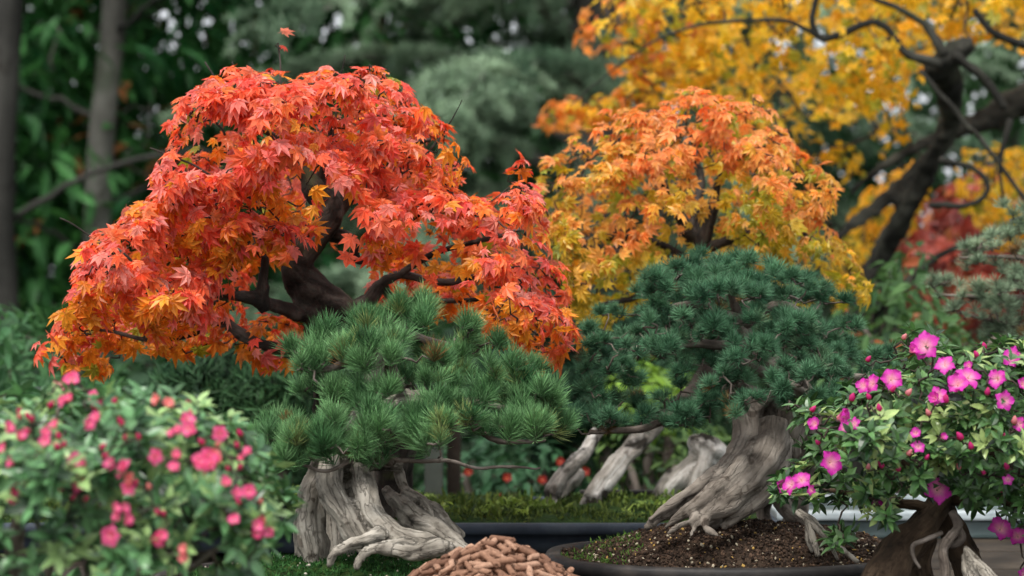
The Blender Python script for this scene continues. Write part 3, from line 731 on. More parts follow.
# bleached aerial root at the right of the trunk
rt = empty('bleached_root', W(828, 558, 3.1), 'forked bleached white root standing in soil beside the right azalea trunk', 'root')
for l in ([(798, 512, 3.14, 4), (812, 522, 3.12, 5), (826, 536, 3.1, 4), (840, 548, 3.09, 3.2), (858, 562, 3.08, 2.5)], [(806, 516, 3.13, 4), (812, 535, 3.11, 4), (818, 556, 3.1, 2.5)], [(808, 520, 3.13, 3.5), (808, 540, 3.12, 2.6), (812, 552, 3.12, 1.6)], [(822, 530, 3.11, 3), (832, 548, 3.11, 2.2), (838, 560, 3.11, 1.5)]):
    t = Tubes(); t.add(smooth_path(PX(*l), 6), 8, 0.3, len(l)); t.part('root_prong', bpy.data.materials.get('x') or M['bark_grey'], rt)

# ================================================================== MAPLES
def maple(name, label, base, mat, wood, limbs, pts, tm, scale, colfn, ntw, tmat, fuse, lmat=None, cat='maple tree', lname='foliage', limbmat=None, up=0.7, droop=0.55, rnd=0.42, tw=(0.0013, 0.0007)):
    e = empty(name, base, label, cat)
    lines = []
    if wood:
        tb = Tubes()
        for i, w in enumerate(wood): tb.add(smooth_path(PX(*w), 8), 12, 0.2, i)
        fused(tb, 'trunk', mat, e, **fuse); lines += tb.lines
    for i, l in enumerate(limbs):
        t = Tubes(); t.add(smooth_path(PX(*l), 7), 8, 0.25, i + 3, wig=0.004); t.part('branch', limbmat or mat, e); lines += t.lines
    P, no, k, px, isin = [np.concatenate([q[i] for q in pts]) for i in range(5)]
    A, Nn = leaf_dirs(no, up, droop, rnd)
    sc = scale * rng.uniform(0.5, 1.22, len(P))
    col = colfn(P, no, k, px, isin)
    fo = Foliage(); fo.multi(tm, P, A, Nn, sc, col); fo.build(lname, lmat or M['leaf_red'], e)
    s = rng.permutation(len(P))[:ntw]
    twigs(lines, P[s] - Nn[s] * 0.006, tw[0], tw[1], 'twigs', tmat, e, 4, 0.2, 5, 0.1)
    return e, P

red_poly = [(52, 366), (58, 322), (76, 280), (98, 250), (128, 226), (150, 190), (165, 150), (190, 110), (235, 80), (275, 66), (320, 72), (345, 66), (385, 76), (408, 92), (440, 118), (462, 150), (452, 178), (480, 190), (520, 180), (545, 205), (550, 258), (575, 300), (585, 345), (560, 350), (552, 372), (530, 368), (500, 335), (450, 305), (400, 285), (350, 275), (330, 240), (315, 225), (300, 235), (310, 258), (250, 270), (232, 330), (180, 345), (120, 325), (80, 335), (60, 365)]
def red_cols(P, no, k, px, isin):
    n = len(P); t = np.clip(vnoise(P, 16, 3) * 0.9 + 0.45 + rng.normal(0, 0.22, n), 0, 1)
    c = mixcol((0.72, 0.075, 0.045), (0.80, 0.20, 0.06), t)
    pk = rng.random(n) < 0.30; c[pk] = mixcol((0.74, 0.12, 0.10), (0.80, 0.30, 0.23), rng.random(pk.sum()))
    low = np.clip((px[:, 1] - 215) / 120, 0, 1)
    orange = (rng.random(n) < 0.04 + 0.40 * isin + 0.03 * low) | ((vnoise(P, 9, 40) > 0.40) & (rng.random(n) < .4)) | ((no[:, 2] < -0.3) & (rng.random(n) < 0.75))
    c[orange] = mixcol((0.72, 0.17, 0.015), (0.78, 0.34, 0.03), rng.random(orange.sum()))
    yg = isin & (rng.random(n) < 0.08); c[yg] = (0.35, 0.36, 0.03)
    return c * rng.uniform(0.8, 1.15, (n, 1))
holes = [(228, 170, 34, 14, 0.97), (322, 198, 30, 30, 0.95), (354, 240, 24, 44, 0.97), (306, 268, 34, 32, 0.95), (262, 285, 26, 34, 0.8), (245, 205, 24, 12, 0.6), (400, 250, 20, 14, 0.4), (425, 285, 80, 16, .85)]
pts = [shell(red_poly, 3.40, 7200, 0.24, 70, holes, front=0.64, inner=0.12, seed=1, gap=-.2, rag=17, layer=.85, lump=.5),
       shell([(60, 330), (110, 318), (180, 335), (240, 325), (300, 300), (310, 360), (270, 372), (230, 345), (180, 355), (120, 348), (110, 372), (60, 375)], 3.42, 260, 0.12, 20, [(265, 345, 40, 14, .5)], inner=1.0, seed=2),
       shell([(360, 300), (380, 268), (430, 268), (470, 285), (500, 320), (440, 318)], 3.5, 140, 0.08, 20, inner=1.0, seed=3),
       shell([(268, 30), (285, 30), (292, 50), (276, 68), (262, 60)], 3.38, 4, 0.02, 10, inner=0, seed=4),
       shell([(505, 175), (520, 150), (532, 175)], 3.38, 8, 0.02, 10, inner=0, seed=5),
       shell([(150, 195), (205, 160), (300, 240), (250, 262), (160, 250)], 3.26, 330, 0.06, 40, holes, front=0.95, inner=0.1, seed=6, rag=14, layer=.6),
       shell([(232, 240), (300, 222), (318, 250), (290, 262), (250, 262)], 3.23, 26, 0.03, 20, front=0.95, inner=0.1, seed=16)]
rm, rmP = maple('red_maple_bonsai', 'large red leaved maple with wide drooping crown on a dark trunk behind the left pine', W(375, 522, 3.66), M['bark_dark'],
      [[(375, 530, 3.66, 30), (388, 470, 3.6, 26), (396, 400, 3.52, 22), (378, 348, 3.47, 20), (348, 318, 3.43, 20), (318, 298, 3.40, 20), (298, 272, 3.38, 18), (293, 248, 3.38, 14)],
       [(316, 350, 3.42, 13), (318, 320, 3.40, 15), (302, 290, 3.39, 14), (303, 262, 3.38, 13), (322, 236, 3.38, 11), (330, 210, 3.38, 14), (314, 190, 3.38, 12), (300, 165, 3.38, 6)],
       [(298, 262, 3.38, 10), (286, 238, 3.37, 7), (290, 215, 3.37, 5)],
       [(372, 350, 3.47, 20), (335, 348, 3.42, 16), (318, 338, 3.42, 12)],
       [(345, 330, 3.42, 18), (322, 352, 3.4, 14), (316, 352, 3.4, 10), (296, 352, 3.38, 8), (262, 344, 3.36, 6.5), (236, 330, 3.35, 6), (222, 318, 3.35, 4)],
       [(322, 345, 3.46, 7), (317, 385, 3.5, 6), (320, 430, 3.56, 6), (330, 525, 3.62, 8)],
       [(332, 210, 3.4, 14), (350, 195, 3.4, 10), (365, 180, 3.4, 6)],
       [(300, 315, 3.38, 8), (275, 305, 3.34, 7), (255, 300, 3.3, 7), (228, 296, 3.28, 6), (207, 298, 3.27, 4)],
       [(262, 312, 3.31, 7), (262, 285, 3.3, 6), (265, 256, 3.3, 4.5)]],
      [[(222, 318, 3.35, 4), (190, 335, 3.33, 3), (150, 340, 3.3, 2.5), (100, 330, 3.3, 1.5)],
       [(262, 344, 3.36, 4), (230, 330, 3.4, 3), (170, 300, 3.45, 2.5), (110, 300, 3.45, 1.5)],
       [(207, 298, 3.27, 3.5), (180, 285, 3.28, 2.5), (130, 280, 3.28, 1.8)],
       [(305, 165, 3.4, 6), (280, 140, 3.38, 4), (240, 120, 3.35, 2.5), (205, 120, 3.33, 1.5)],
       [(305, 258, 3.42, 6), (270, 215, 3.4, 4), (230, 190, 3.36, 3), (180, 200, 3.35, 2)],
       [(318, 188, 3.4, 7), (330, 150, 3.38, 4), (330, 110, 3.36, 2.5)],
       [(365, 180, 3.4, 6), (395, 150, 3.4, 4), (430, 140, 3.4, 2)],
       [(345, 312, 3.44, 10), (370, 300, 3.42, 8), (382, 285, 3.41, 6), (400, 275, 3.4, 4.5), (440, 282, 3.42, 4), (480, 278, 3.43, 3), (520, 300, 3.43, 2)],
       [(400, 275, 3.4, 4), (430, 255, 3.38, 3), (480, 240, 3.36, 2.5), (520, 230, 3.36, 1.5)],
       [(330, 235, 3.4, 8), (352, 240, 3.38, 5), (360, 262, 3.38, 3.5), (385, 240, 3.36, 2.5), (420, 215, 3.34, 1.5)],
       [(275, 215, 3.3, 2), (238, 180, 3.28, 2.5), (205, 182, 3.28, 1.5)],
       [(382, 285, 3.41, 5), (395, 300, 3.44, 3.5), (440, 300, 3.45, 3), (490, 300, 3.45, 2)],
       [(205, 62, 3.4, .9), (220, 88, 3.4, 1.2), (240, 110, 3.4, 1.4), (270, 130, 3.4, 2)],
       [(278, 45, 3.38, .8), (280, 70, 3.38, 1), (284, 110, 3.38, 1.6), (300, 150, 3.4, 2.5)],
       [(150, 148, 3.38, .8), (178, 158, 3.38, 1.1), (210, 175, 3.37, 1.3)], [(232, 62, 3.42, .7), (238, 90, 3.42, 1), (248, 130, 3.42, 1.6)], [(462, 100, 3.4, .5), (448, 125, 3.4, .8), (430, 150, 3.4, 1.3)], [(345, 55, 3.4, .5), (340, 80, 3.4, .9), (335, 120, 3.4, 1.4)], [(192, 92, 3.36, .6), (205, 110, 3.36, .9), (225, 135, 3.37, 1.4)], [(60, 218, 3.38, .8), (90, 235, 3.38, .9), (120, 250, 3.38, 1.3), (150, 280, 3.38, 1.8)]],
      pts, ML, 0.0208, red_cols, 1300, M['twig'], dict(voxel=0.0045, ridge=0.003, rs=55, lumps=0.003))

# orange maple --------------------------------------------------------
or_poly = [(524, 210), (538, 172), (566, 146), (604, 128), (646, 108), (690, 98), (732, 100), (766, 114), (790, 135), (805, 165), (832, 190), (838, 230), (848, 262), (868, 282), (850, 296), (820, 285), (770, 290), (730, 262), (690, 285), (650, 300), (600, 318), (560, 310), (548, 262)]
def or_cols(P, no, k, px, isin):
    n = len(P); t = rng.random(n)
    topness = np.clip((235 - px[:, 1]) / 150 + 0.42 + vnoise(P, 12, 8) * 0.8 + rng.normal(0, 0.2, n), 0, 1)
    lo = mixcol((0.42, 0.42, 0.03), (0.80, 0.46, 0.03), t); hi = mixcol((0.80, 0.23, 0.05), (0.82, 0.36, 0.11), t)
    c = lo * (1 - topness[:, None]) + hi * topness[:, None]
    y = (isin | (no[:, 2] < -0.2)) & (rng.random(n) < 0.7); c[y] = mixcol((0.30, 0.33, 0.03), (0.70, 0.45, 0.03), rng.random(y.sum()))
    return c * rng.uniform(0.75, 1.15, (n, 1))
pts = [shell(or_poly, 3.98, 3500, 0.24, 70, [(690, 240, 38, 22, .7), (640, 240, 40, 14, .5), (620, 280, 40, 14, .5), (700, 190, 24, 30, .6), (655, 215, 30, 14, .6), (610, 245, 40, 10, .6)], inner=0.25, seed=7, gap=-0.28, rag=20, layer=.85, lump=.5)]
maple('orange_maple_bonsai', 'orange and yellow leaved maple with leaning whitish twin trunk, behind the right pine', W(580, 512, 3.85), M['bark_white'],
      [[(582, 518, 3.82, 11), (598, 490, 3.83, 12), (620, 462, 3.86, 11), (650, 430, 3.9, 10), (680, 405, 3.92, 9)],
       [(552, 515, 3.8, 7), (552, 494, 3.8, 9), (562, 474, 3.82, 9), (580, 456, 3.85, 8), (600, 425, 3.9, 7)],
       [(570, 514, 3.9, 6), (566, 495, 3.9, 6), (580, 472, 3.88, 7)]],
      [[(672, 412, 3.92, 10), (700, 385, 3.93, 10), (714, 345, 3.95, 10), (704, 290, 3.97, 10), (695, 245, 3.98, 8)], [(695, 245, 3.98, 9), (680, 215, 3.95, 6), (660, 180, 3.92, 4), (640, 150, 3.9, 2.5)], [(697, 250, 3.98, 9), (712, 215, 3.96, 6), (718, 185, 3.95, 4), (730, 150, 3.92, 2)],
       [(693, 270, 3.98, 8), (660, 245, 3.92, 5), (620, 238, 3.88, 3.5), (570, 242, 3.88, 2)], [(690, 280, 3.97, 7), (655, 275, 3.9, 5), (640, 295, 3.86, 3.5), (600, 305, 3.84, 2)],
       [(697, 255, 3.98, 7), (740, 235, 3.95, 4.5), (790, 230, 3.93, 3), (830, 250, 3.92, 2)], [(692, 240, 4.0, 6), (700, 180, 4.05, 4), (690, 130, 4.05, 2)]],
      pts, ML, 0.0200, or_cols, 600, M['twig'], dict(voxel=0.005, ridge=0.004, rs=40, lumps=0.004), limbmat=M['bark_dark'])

# yellow tree ---------------------------------------------------------
Yy = 5.9
def ye_cols(P, no, k, px, isin):
    n = len(P); t = np.clip(rng.random(n) * 0.8 + vnoise(P, 4, 2) * 0.6, 0, 1)
    c = mixcol((0.82, 0.42, 0.02), (0.85, 0.62, 0.04), t)
    left = np.clip((720 - px[:, 0]) / 150, 0, 1); o = rng.random(n) < left * 0.8
    c[o] = mixcol((0.70, 0.20, 0.03), (0.74, 0.30, 0.04), rng.random(o.sum()))
    g = rng.random(n) < 0.12; c[g] = (0.42, 0.40, 0.04)
    return c * rng.uniform(0.75, 1.15, (n, 1))
pts = [shell([(575, 48), (600, 10), (660, -60), (820, -140), (1150, -140), (1250, 0), (1200, 60), (1060, 45), (985, 35), (950, 60), (905, 105), (885, 145), (850, 118), (800, 128), (765, 150), (720, 105), (660, 95), (610, 72)], Yy, 4600, 0.5, 90, [(940, 70, 45, 24, .8), (880, 35, 20, 12, .4)], inner=0.5, seed=8, ls=5, jit=0.06, gap=-0.12, rag=30),
       shell([(538, 125), (545, 98), (600, 95), (640, 75), (660, 100), (625, 122), (575, 135)], Yy, 190, 0.1, 25, inner=0.5, seed=9, ls=5, gap=-0.3),
       shell([(955, 150), (1060, 140), (1120, 220), (1060, 260), (1000, 245), (965, 200)], Yy + .4, 330, 0.2, 25, inner=0.5, seed=10, ls=5),
       shell([(850, 215), (880, 175), (930, 160), (925, 200), (905, 235), (870, 262), (845, 250)], Yy + .5, 190, 0.15, 25, inner=0.5, seed=11, ls=5),
       shell([(760, 150), (800, 130), (860, 140), (870, 175), (830, 185), (790, 172)], Yy + .2, 80, 0.1, 25, inner=0.5, seed=12, ls=5),
       shell([(830, 245), (860, 225), (880, 290), (850, 330), (825, 300)], Yy + .3, 70, 0.1, 25, inner=0.5, seed=13, ls=5)]
maple('yellow_maple', 'yellow leaved tree with black crooked limbs filling the upper right background', (W(850, 830, Yy)[0], Yy, 0.0), M['bark_ytree'],
      [[(835, 834, Yy, 34), (845, 600, Yy, 26), (850, 400, Yy, 20), (862, 320, Yy, 17), (880, 262, Yy, 13), (905, 215, Yy-.1, 11), (930, 165, Yy-.2, 11), (950, 120, Yy-.3, 12), (948, 85, Yy-.4, 15), (940, 62, Yy-.5, 13)],
       [(1180, 60, Yy, 20), (1080, 75, Yy, 18), (1024, 98, Yy, 16), (990, 118, Yy, 13), (945, 135, Yy - .05, 8), (885, 165, Yy - .1, 6), (850, 195, Yy - .1, 4)],
       [(930, 165, Yy, 13), (895, 190, Yy - .1, 8), (860, 220, Yy - .15, 7), (830, 242, Yy - .2, 5)],
       [(930, 75, Yy-.5, 12), (950, 58, Yy-.5, 16), (972, 40, Yy-.5, 8)]],
      [[(940, 65, Yy - .55, 5.8), (905, 52, Yy - .55, 4.3), (888, 30, Yy - .55, 3.6), (868, 22, Yy - .55, 3.6), (840, 35, Yy - .55, 4.0), (820, 38, Yy - .55, 3.6), (812, 18, Yy - .55, 3.2), (822, -20, Yy - .55, 2.9)],
       [(945, 55, Yy - .55, 5.8), (925, 25, Yy - .55, 3.6), (900, 10, Yy - .55, 2.9), (860, -8, Yy - .55, 2.2), (800, -30, Yy - .55, 1.4)], [(820, 38, Yy - .55, 2.9), (780, 20, Yy - .55, 2.2), (700, 25, Yy - .55, 1.8), (640, 50, Yy - .55, 1.1), (570, 105, Yy - .55, 0.7)],
       [(975, 10, Yy - .55, 3.6), (990, 30, Yy - .55, 3.6), (1024, 45, Yy - .55, 4.3), (1080, 60, Yy - .55, 5.8)], [(955, 55, Yy - .55, 5.0), (985, 80, Yy - .55, 4.3), (1005, 108, Yy - .55, 4.3)],
       [(920, 70, Yy - .55, 2.2), (950, 105, Yy - .55, 2.9), (985, 145, Yy - .55, 2.5), (1030, 205, Yy - .55, 2.2)], [(940, 160, Yy - .55, 3.6), (975, 170, Yy - .55, 2.9), (988, 190, Yy - .55, 2.9), (970, 205, Yy - .55, 2.9), (930, 205, Yy - .55, 3.6)],
       [(1005, 205, Yy - .55, 1.4), (1000, 165, Yy - .55, 2.2), (1010, 120, Yy - .55, 3.6)], [(862, 320, Yy, 8), (900, 290, Yy - .1, 5), (930, 262, Yy - .1, 4), (990, 230, Yy, 2)],
       [(1180, 834, Yy + .6, 20), (1190, 400, Yy + .3, 20), (1180, 60, Yy, 19)]],
      pts, ML5, 0.034, ye_cols, 380, M['twig'], dict(voxel=0.012, ridge=0.006, rs=18, lumps=0.01), cat='tree', up=0.4, tw=(0.003, 0.0015))

# red maple behind at right ------------------------------------------
def bushcols(c1, c2, c3=None, p3=0.0):
    def f(P, no, k, px, isin):
        n = len(P); c = mixcol(c1, c2, np.clip(rng.random(n) * 0.7 + vnoise(P, 6, 4) * 0.6 + 0.1, 0, 1))
        if c3 is not None: q = rng.random(n) < p3; c[q] = c3
        return c * rng.uniform(0.7, 1.25, (n, 1))
    return f
Yr = 7.2
def gpx(px, Y): return (W(px, 288, Y)[0], Y, 0.0)
def gy(Y): return 288 + CAMZ * F / Y
maple('crimson_maple', 'small crimson leaved maple in the shade under the yellow tree', gpx(985, Yr), M['bark_ytree'], None,
      [[(985, gy(Yr), Yr, 12), (980, 450, Yr, 9), (970, 330, Yr, 7), (985, 250, Yr, 5), (1000, 190, Yr, 3)], [(975, 340, Yr, 5), (940, 290, Yr, 3), (925, 260, Yr, 2)], [(980, 300, Yr, 5), (1030, 260, Yr, 3), (1060, 250, Yr, 2)]],
      [shell([(905, 250), (925, 200), (985, 165), (1060, 170), (1120, 250), (1100, 360), (1000, 380), (920, 340)], Yr, 1500, 0.4, 60, inner=0.5, seed=14, ls=5, jit=0.05)],
      ML5, 0.05, bushcols((0.16, 0.02, 0.018), (0.52, 0.10, 0.06), (0.6, .22, .08), .12), 60, M['twig'], {}, cat='maple tree', tw=(0.003, .002))

# ================================================================== AZALEAS
def azalea_flower(seed, open_=1.0):
    """five ruffled petals in a shallow funnel with stamens; unit radius, facing +z"""
    r = random.Random(seed); V = []; T = []; cl = []
    for p in range(5):
        a0 = p * 2 * math.pi / 5 + r.uniform(-.08, .08); nu, nv = 6, 5; b = len(V)
        lift = r.uniform(0.35, 0.7) / open_
        for i in range(nu + 1):
            t = i / nu; w = (0.12 + 0.80 * math.sin(math.pi * min(1, 0.15 + 0.72 * t)) ** 1.1)
            if i == nu: w *= 0.62
            for j in range(nv):
                s = (j / (nv - 1) - 0.5) * 2
                rad = 0.05 + t * (1 - 0.16 * s * s * t)
                x = rad * open_; y = s * w * 0.62 * (0.4 + 0.6 * t)
                z = lift * t ** 0.8 * 0.9 - 0.35 * t * t * open_ + 0.10 * math.sin(s * 5 + seed + p) * t * t + 0.12 * s * s * t
                V.append((x * math.cos(a0) - y * math.sin(a0), x * math.sin(a0) + y * math.cos(a0), z))
                cl.append((t, 1 - abs(s)))
        for i in range(nu):
            for j in range(nv - 1):
                q = b + i * nv + j; T += [(q, q + nv, q + 1), (q + 1, q + nv, q + nv + 1)]
    np_ = len(V)
    for k in range(7):
        a = r.uniform(0, 6.28); q = r.uniform(0.1, 0.32); d = Vector((math.cos(a) * q, math.sin(a) * q, r.uniform(0.65, 0.95)))
        s = Vector((0, 0, 0.02)); w = Vector((-math.sin(a), math.cos(a), 0)) * 0.018; b = len(V)
        V += [tuple(s - w), tuple(s + w), tuple(d), tuple(d + Vector((0.03, 0.02, 0.04))), tuple(d + Vector((-.02, .03, .02)))]; cl += [(-1, 0)] * 5; T += [(b, b + 1, b + 2), (b + 2, b + 3, b + 4)]
    return np.array(V), np.array(T), cl
def flower_mesh(name, seed, c_out, c_in, c_pale, open_=1.0, double=False):
    V, T, cl = azalea_flower(seed, open_)
    def colour(cl):
        out = []
        for t, m in cl:
            if t < 0: out.append((0.75, 0.45, 0.5)); continue
            c = np.array(c_pale) * max(0, 1 - t * 1.9) + np.array(c_in) * min(1, t * 1.9) if t < 0.53 else np.array(c_in) * (1 - (t - .53) / .47) + np.array(c_out) * ((t - .53) / .47)
            out.append(tuple(c * (0.9 + 0.2 * m)))
        return np.array(out)
    cc = colour(cl)
    if double:
        V2, T2, cl2 = azalea_flower(seed + 50, 0.62); ang = 0.6
        V2 = np.stack([V2[:, 0] * math.cos(ang) - V2[:, 1] * math.sin(ang), V2[:, 0] * math.sin(ang) + V2[:, 1] * math.cos(ang), V2[:, 2]], 1) * 0.75
        T = np.vstack([T, T2 + len(V)]); V = np.vstack([V, V2]); cc = np.vstack([cc, colour(cl2) * 1.08])
    return mesh_from(name, V, T, M['petal'], np.clip(cc, 0, 1), smooth=True)
def bud_mesh(name, seed, c1, c2):
    """closed bud: twisted pointed petals on a green calyx, axis +z, length about 1"""
    V = []; cc = []; nr, na = 8, 10
    for i in range(nr + 1):
        t = i / nr; rr = 0.34 * math.sin(math.pi * (0.12 + 0.83 * t)) ** 0.8 * (1 - 0.25 * t)
        for j in range(na):
            a = j / na * 2 * math.pi + t * 1.2; k = 1 + 0.16 * math.cos(5 * a - t * 2 + seed)
            V.append((rr * k * math.cos(a), rr * k * math.sin(a), t))
            cc.append((0.10, 0.2, 0.04) if t < 0.2 else tuple(np.array(c1) * (1 - t) + np.array(c2) * t))
    i, j = np.meshgrid(np.arange(nr), np.arange(na), indexing='ij'); j2 = (j + 1) % na
    Q = np.stack([i * na + j, i * na + j2, (i + 1) * na + j2, (i + 1) * na + j], -1).reshape(-1, 4)
    return mesh_from(name, V, Q, M['petal'], np.array(cc), smooth=True)

def whorls(P, no, lf, col1, col2, tmpl, per=(5, 8), up=0.7, tipcol=None, tipp=0.2):
    """rosettes of leaves at the shoot tips"""
    Pl = []; A = []; Nn = []; Cc = []; S_ = []
    for i in range(len(P)):
        ax = norm(no[i] * 0.7 + np.array([0, 0, up]) + rng.normal(0, .3, 3)); m = rng.integers(per[0], per[1] + 1)
        u = norm(np.cross(ax, rng.normal(0, 1, 3))); v = np.cross(ax, u); a0 = rng.uniform(0, 6.28)
        light = tipcol is not None and rng.random() < tipp
        for q in range(m):
            a = a0 + q * 2.4; inner = q / m; el = 0.15 + 0.8 * inner
            d = norm((u * math.cos(a) + v * math.sin(a)) + ax * (el + rng.normal(0, .12)))
            Pl.append(P[i] - ax * lf * 0.3 * (1 - inner)); A.append(d); Nn.append(norm(ax - d * (ax @ d) + rng.normal(0, .15, 3)))
            S_.append(lf * (1.05 - 0.35 * inner) * rng.uniform(.8, 1.15))
            c = np.array(col1) * (1 - rng.random()) + np.array(col2) * rng.random() if not light else np.array(tipcol) * rng.uniform(.7, 1.2)
            c = np.clip(c, 0.004, 1); Cc.append(c)
    fo = Foliage(); fo.multi(tmpl, np.array(Pl), np.array(A), np.array(Nn), np.array(S_), np.array(Cc)); return fo

def orient(o, loc, d, sc, parent):
    d = Vector([float(x) for x in d]).normalized(); q = d.to_track_quat('Z', 'Y')
    o.rotation_mode = 'QUATERNION'; o.rotation_quaternion = q @ Matrix.Rotation(random.uniform(0, 6.28), 4, 'Z').to_quaternion()
    o.scale = (sc, sc, sc); o.parent = parent; o.location = Vector([float(x) for x in loc]) - parent.location

def azalea(name, label, base, poly, Y, T, n, lf, cols, tip, woods, woodmat, limbs, flowers, buds, fmeshes, bmeshes, Rpx=50, holes=(), fr=0.02, ntw=300, front=0.65, tipp=0.2, fs=1.0, ragg=22):
    e = empty(name, base, label, 'azalea')
    tb = Tubes(); lines = []
    for i, w in enumerate(woods): tb.add(smooth_path(PX(*w), 8), 12, 0.25, i)
    fused(tb, 'trunk', woodmat, e, voxel=0.004, ridge=0.003, rs=60, lumps=0.002); lines += tb.lines
    for i, l in enumerate(limbs):
        t = Tubes(); t.add(smooth_path(PX(*l), 7), 7, 0.25, i, wig=0.004); t.part('branch', woodmat, e); lines += t.lines
    P, no, k, px, isin = shell(poly, Y, n, T, Rpx, holes, front=front, inner=0.25, ls=20, seed=31, jit=0.01, rag=ragg, gap=-.18)
    fo = whorls(P, no, lf, cols[0], cols[1], OV, tipcol=tip, tipp=tipp)
    fo.build('foliage', M['leaf_az'], e)
    tg = [P[rng.permutation(len(P))[:ntw]]]
    for lst, ms, nm in ((flowers, fmeshes, 'blossom'), (buds, bmeshes, 'bud')):
        for i, (x, y, dy, s) in enumerate(lst):
            o = bpy.data.objects.new(nm, ms[i % len(ms)]); C.objects.link(o)
            q = np.array([[x, y]], float); dd, _ = edge_dist(q, polyarr(poly)); kk = min(1, dd[0] / Rpx) if inside(q, polyarr(poly))[0] else 0
            dy = -T * math.sqrt(1 - (1 - kk) ** 2) * 1.12 - .012; s *= fs
            p = W(x, y, Y + dy); d = np.array([random.uniform(-1, 1), -0.8 if nm == 'blossom' else -0.35, random.uniform(0.1, 0.7) if nm == 'blossom' else 1.0])
            orient(o, p, d, s * (0.72 if nm == 'bud' else random.uniform(.85, 1.1)) * (Y + dy) / F, e); tg.append((p + np.array([0, 0.004, -0.002]))[None])
    twigs(lines, np.concatenate(tg), 0.0014, 0.0009, 'twigs', M['twig'], e, 4, 0.2, 5, 0.05)
    return e

FM = [flower_mesh('magenta_blossom', i, (0.58, 0.02, 0.40), (0.66, 0.05, 0.42), (0.85, 0.45, 0.50), o) for i, o in enumerate([1, 0.9, 1, 0.75, 1.05, 0.6])]
FMp = [flower_mesh('pale_blossom', i + 10, (0.66, 0.10, 0.32), (0.74, 0.25, 0.42), (0.85, 0.6, 0.6), o) for i, o in enumerate([0.6, 0.8])]
BM = [bud_mesh('magenta_bud', i, (0.45, 0.02, 0.12), (0.62, 0.03, 0.22)) for i in range(3)] + [bud_mesh('pale_bud', 5, (0.5, 0.12, 0.14), (0.75, 0.3, 0.32))]
big = [(926, 346, -.08, 15), (891, 380, -.12, 15), (873, 384, -.1, 12), (958, 386, -.15, 17), (968, 378, -.1, 13), (837, 418, -.12, 14), (1013, 357, -.1, 12), (998, 380, -.12, 12), (1004, 401, -.12, 12), (1022, 385, -.08, 10),
       (938, 396, -.1, 9), (936, 400, -.06, 10), (830, 463, -.15, 12), (802, 481, -.15, 12), (792, 485, -.13, 10), (780, 488, -.1, 11), (937, 490, -.17, 14), (876, 507, -.17, 12), (1000, 530, -.15, 13), (1018, 537, -.16, 13), (1020, 424, -.12, 9),
       (816, 424, -.08, 10), (855, 424, -.1, 7), (910, 352, -.05, 11), (945, 366, -.05, 10), (864, 386, -.02, 10), (1024, 575, -.1, 9), (916, 434, -.12, 7), (918, 447, -.12, 7), (941, 438, -.1, 6), (1008, 480, -.1, 7), (812, 490, -.12, 7), (845, 428, -.1, 8), (970, 366, -.03, 8)]
bd = [(851, 402, -.1, 14), (870, 400, -.12, 11), (880, 412, -.12, 13), (906, 396, -.1, 13), (946, 404, -.1, 15), (963, 440, -.15, 15), (972, 450, -.16, 13), (907, 456, -.17, 12), (884, 468, -.18, 13), (898, 472, -.12, 11), (987, 396, -.1, 13), (1014, 425, -.13, 14),
      (1018, 455, -.14, 14), (1008, 470, -.14, 12), (985, 475, -.15, 10), (868, 470, -.15, 10), (1006, 440, -.15, 11), (925, 460, -.17, 10), (866, 362, -.08, 11), (902, 340, -.05, 11), (978, 358, -.05, 12), (985, 350, -.05, 12), (820, 445, -.12, 10), (960, 470, -.16, 11), (890, 392, -.13, 12), (1000, 496, -.15, 11), (810, 412, -.1, 12), (930, 416, -.15, 12)]
azalea('azalea_bonsai', 'azalea with magenta blossoms, glossy leaves and thick leaning brown trunk at the right edge', W(900, 600, 2.92),
       [(792, 430), (800, 398), (812, 404), (840, 388), (858, 360), (880, 366), (905, 342), (930, 335), (962, 345), (985, 350), (1015, 345), (1100, 350), (1150, 430), (1130, 520), (1040, 540), (1000, 505), (960, 500), (920, 498), (880, 512), (850, 540), (832, 535), (840, 505), (800, 500), (775, 492), (790, 470), (805, 450)],
       2.95, 0.15, 1150, 0.0215, [(0.015, 0.058, 0.016), (0.10, 0.20, 0.06)], (0.30, 0.40, 0.14),
       [[(875, 606, 2.88, 26), (885, 575, 2.88, 24), (905, 548, 2.9, 21), (925, 525, 2.92, 17), (940, 500, 2.94, 13), (945, 470, 2.95, 9)], [(925, 602, 2.95, 24), (915, 570, 2.93, 18), (925, 535, 2.93, 15)], [(975, 600, 2.95, 16), (965, 560, 2.97, 16), (950, 525, 2.97, 14), (945, 500, 2.96, 10)]],
       M['bark_az'],
       [[(940, 500, 2.94, 8), (915, 470, 2.92, 5), (880, 440, 2.9, 3.5), (840, 420, 2.9, 2)], [(945, 470, 2.95, 8), (940, 430, 2.94, 5), (935, 390, 2.92, 3)], [(945, 490, 2.95, 8), (985, 460, 2.94, 5), (1020, 430, 2.92, 4), (1080, 410, 2.94, 2)],
        [(930, 510, 2.93, 6), (880, 500, 2.9, 4), (830, 490, 2.88, 2)], [(945, 500, 2.96, 6), (990, 500, 2.9, 4), (1040, 510, 2.9, 2)]],
       big, bd, FM + [FM[0]] * 0 + FMp[:0], BM, Rpx=55, fr=.02, holes=[(925, 525, 60, 16, .9), (870, 440, 20, 20, .4), (960, 430, 18, 18, .4), (900, 520, 40, 14, .8), (840, 512, 28, 12, .8), (900, 480, 30, 12, .3)], tipp=0.16)
rts = empty('azalea_root', W(948, 602, 2.84), 'looping pale grey root in front of the dark azalea trunk at lower right', 'root')
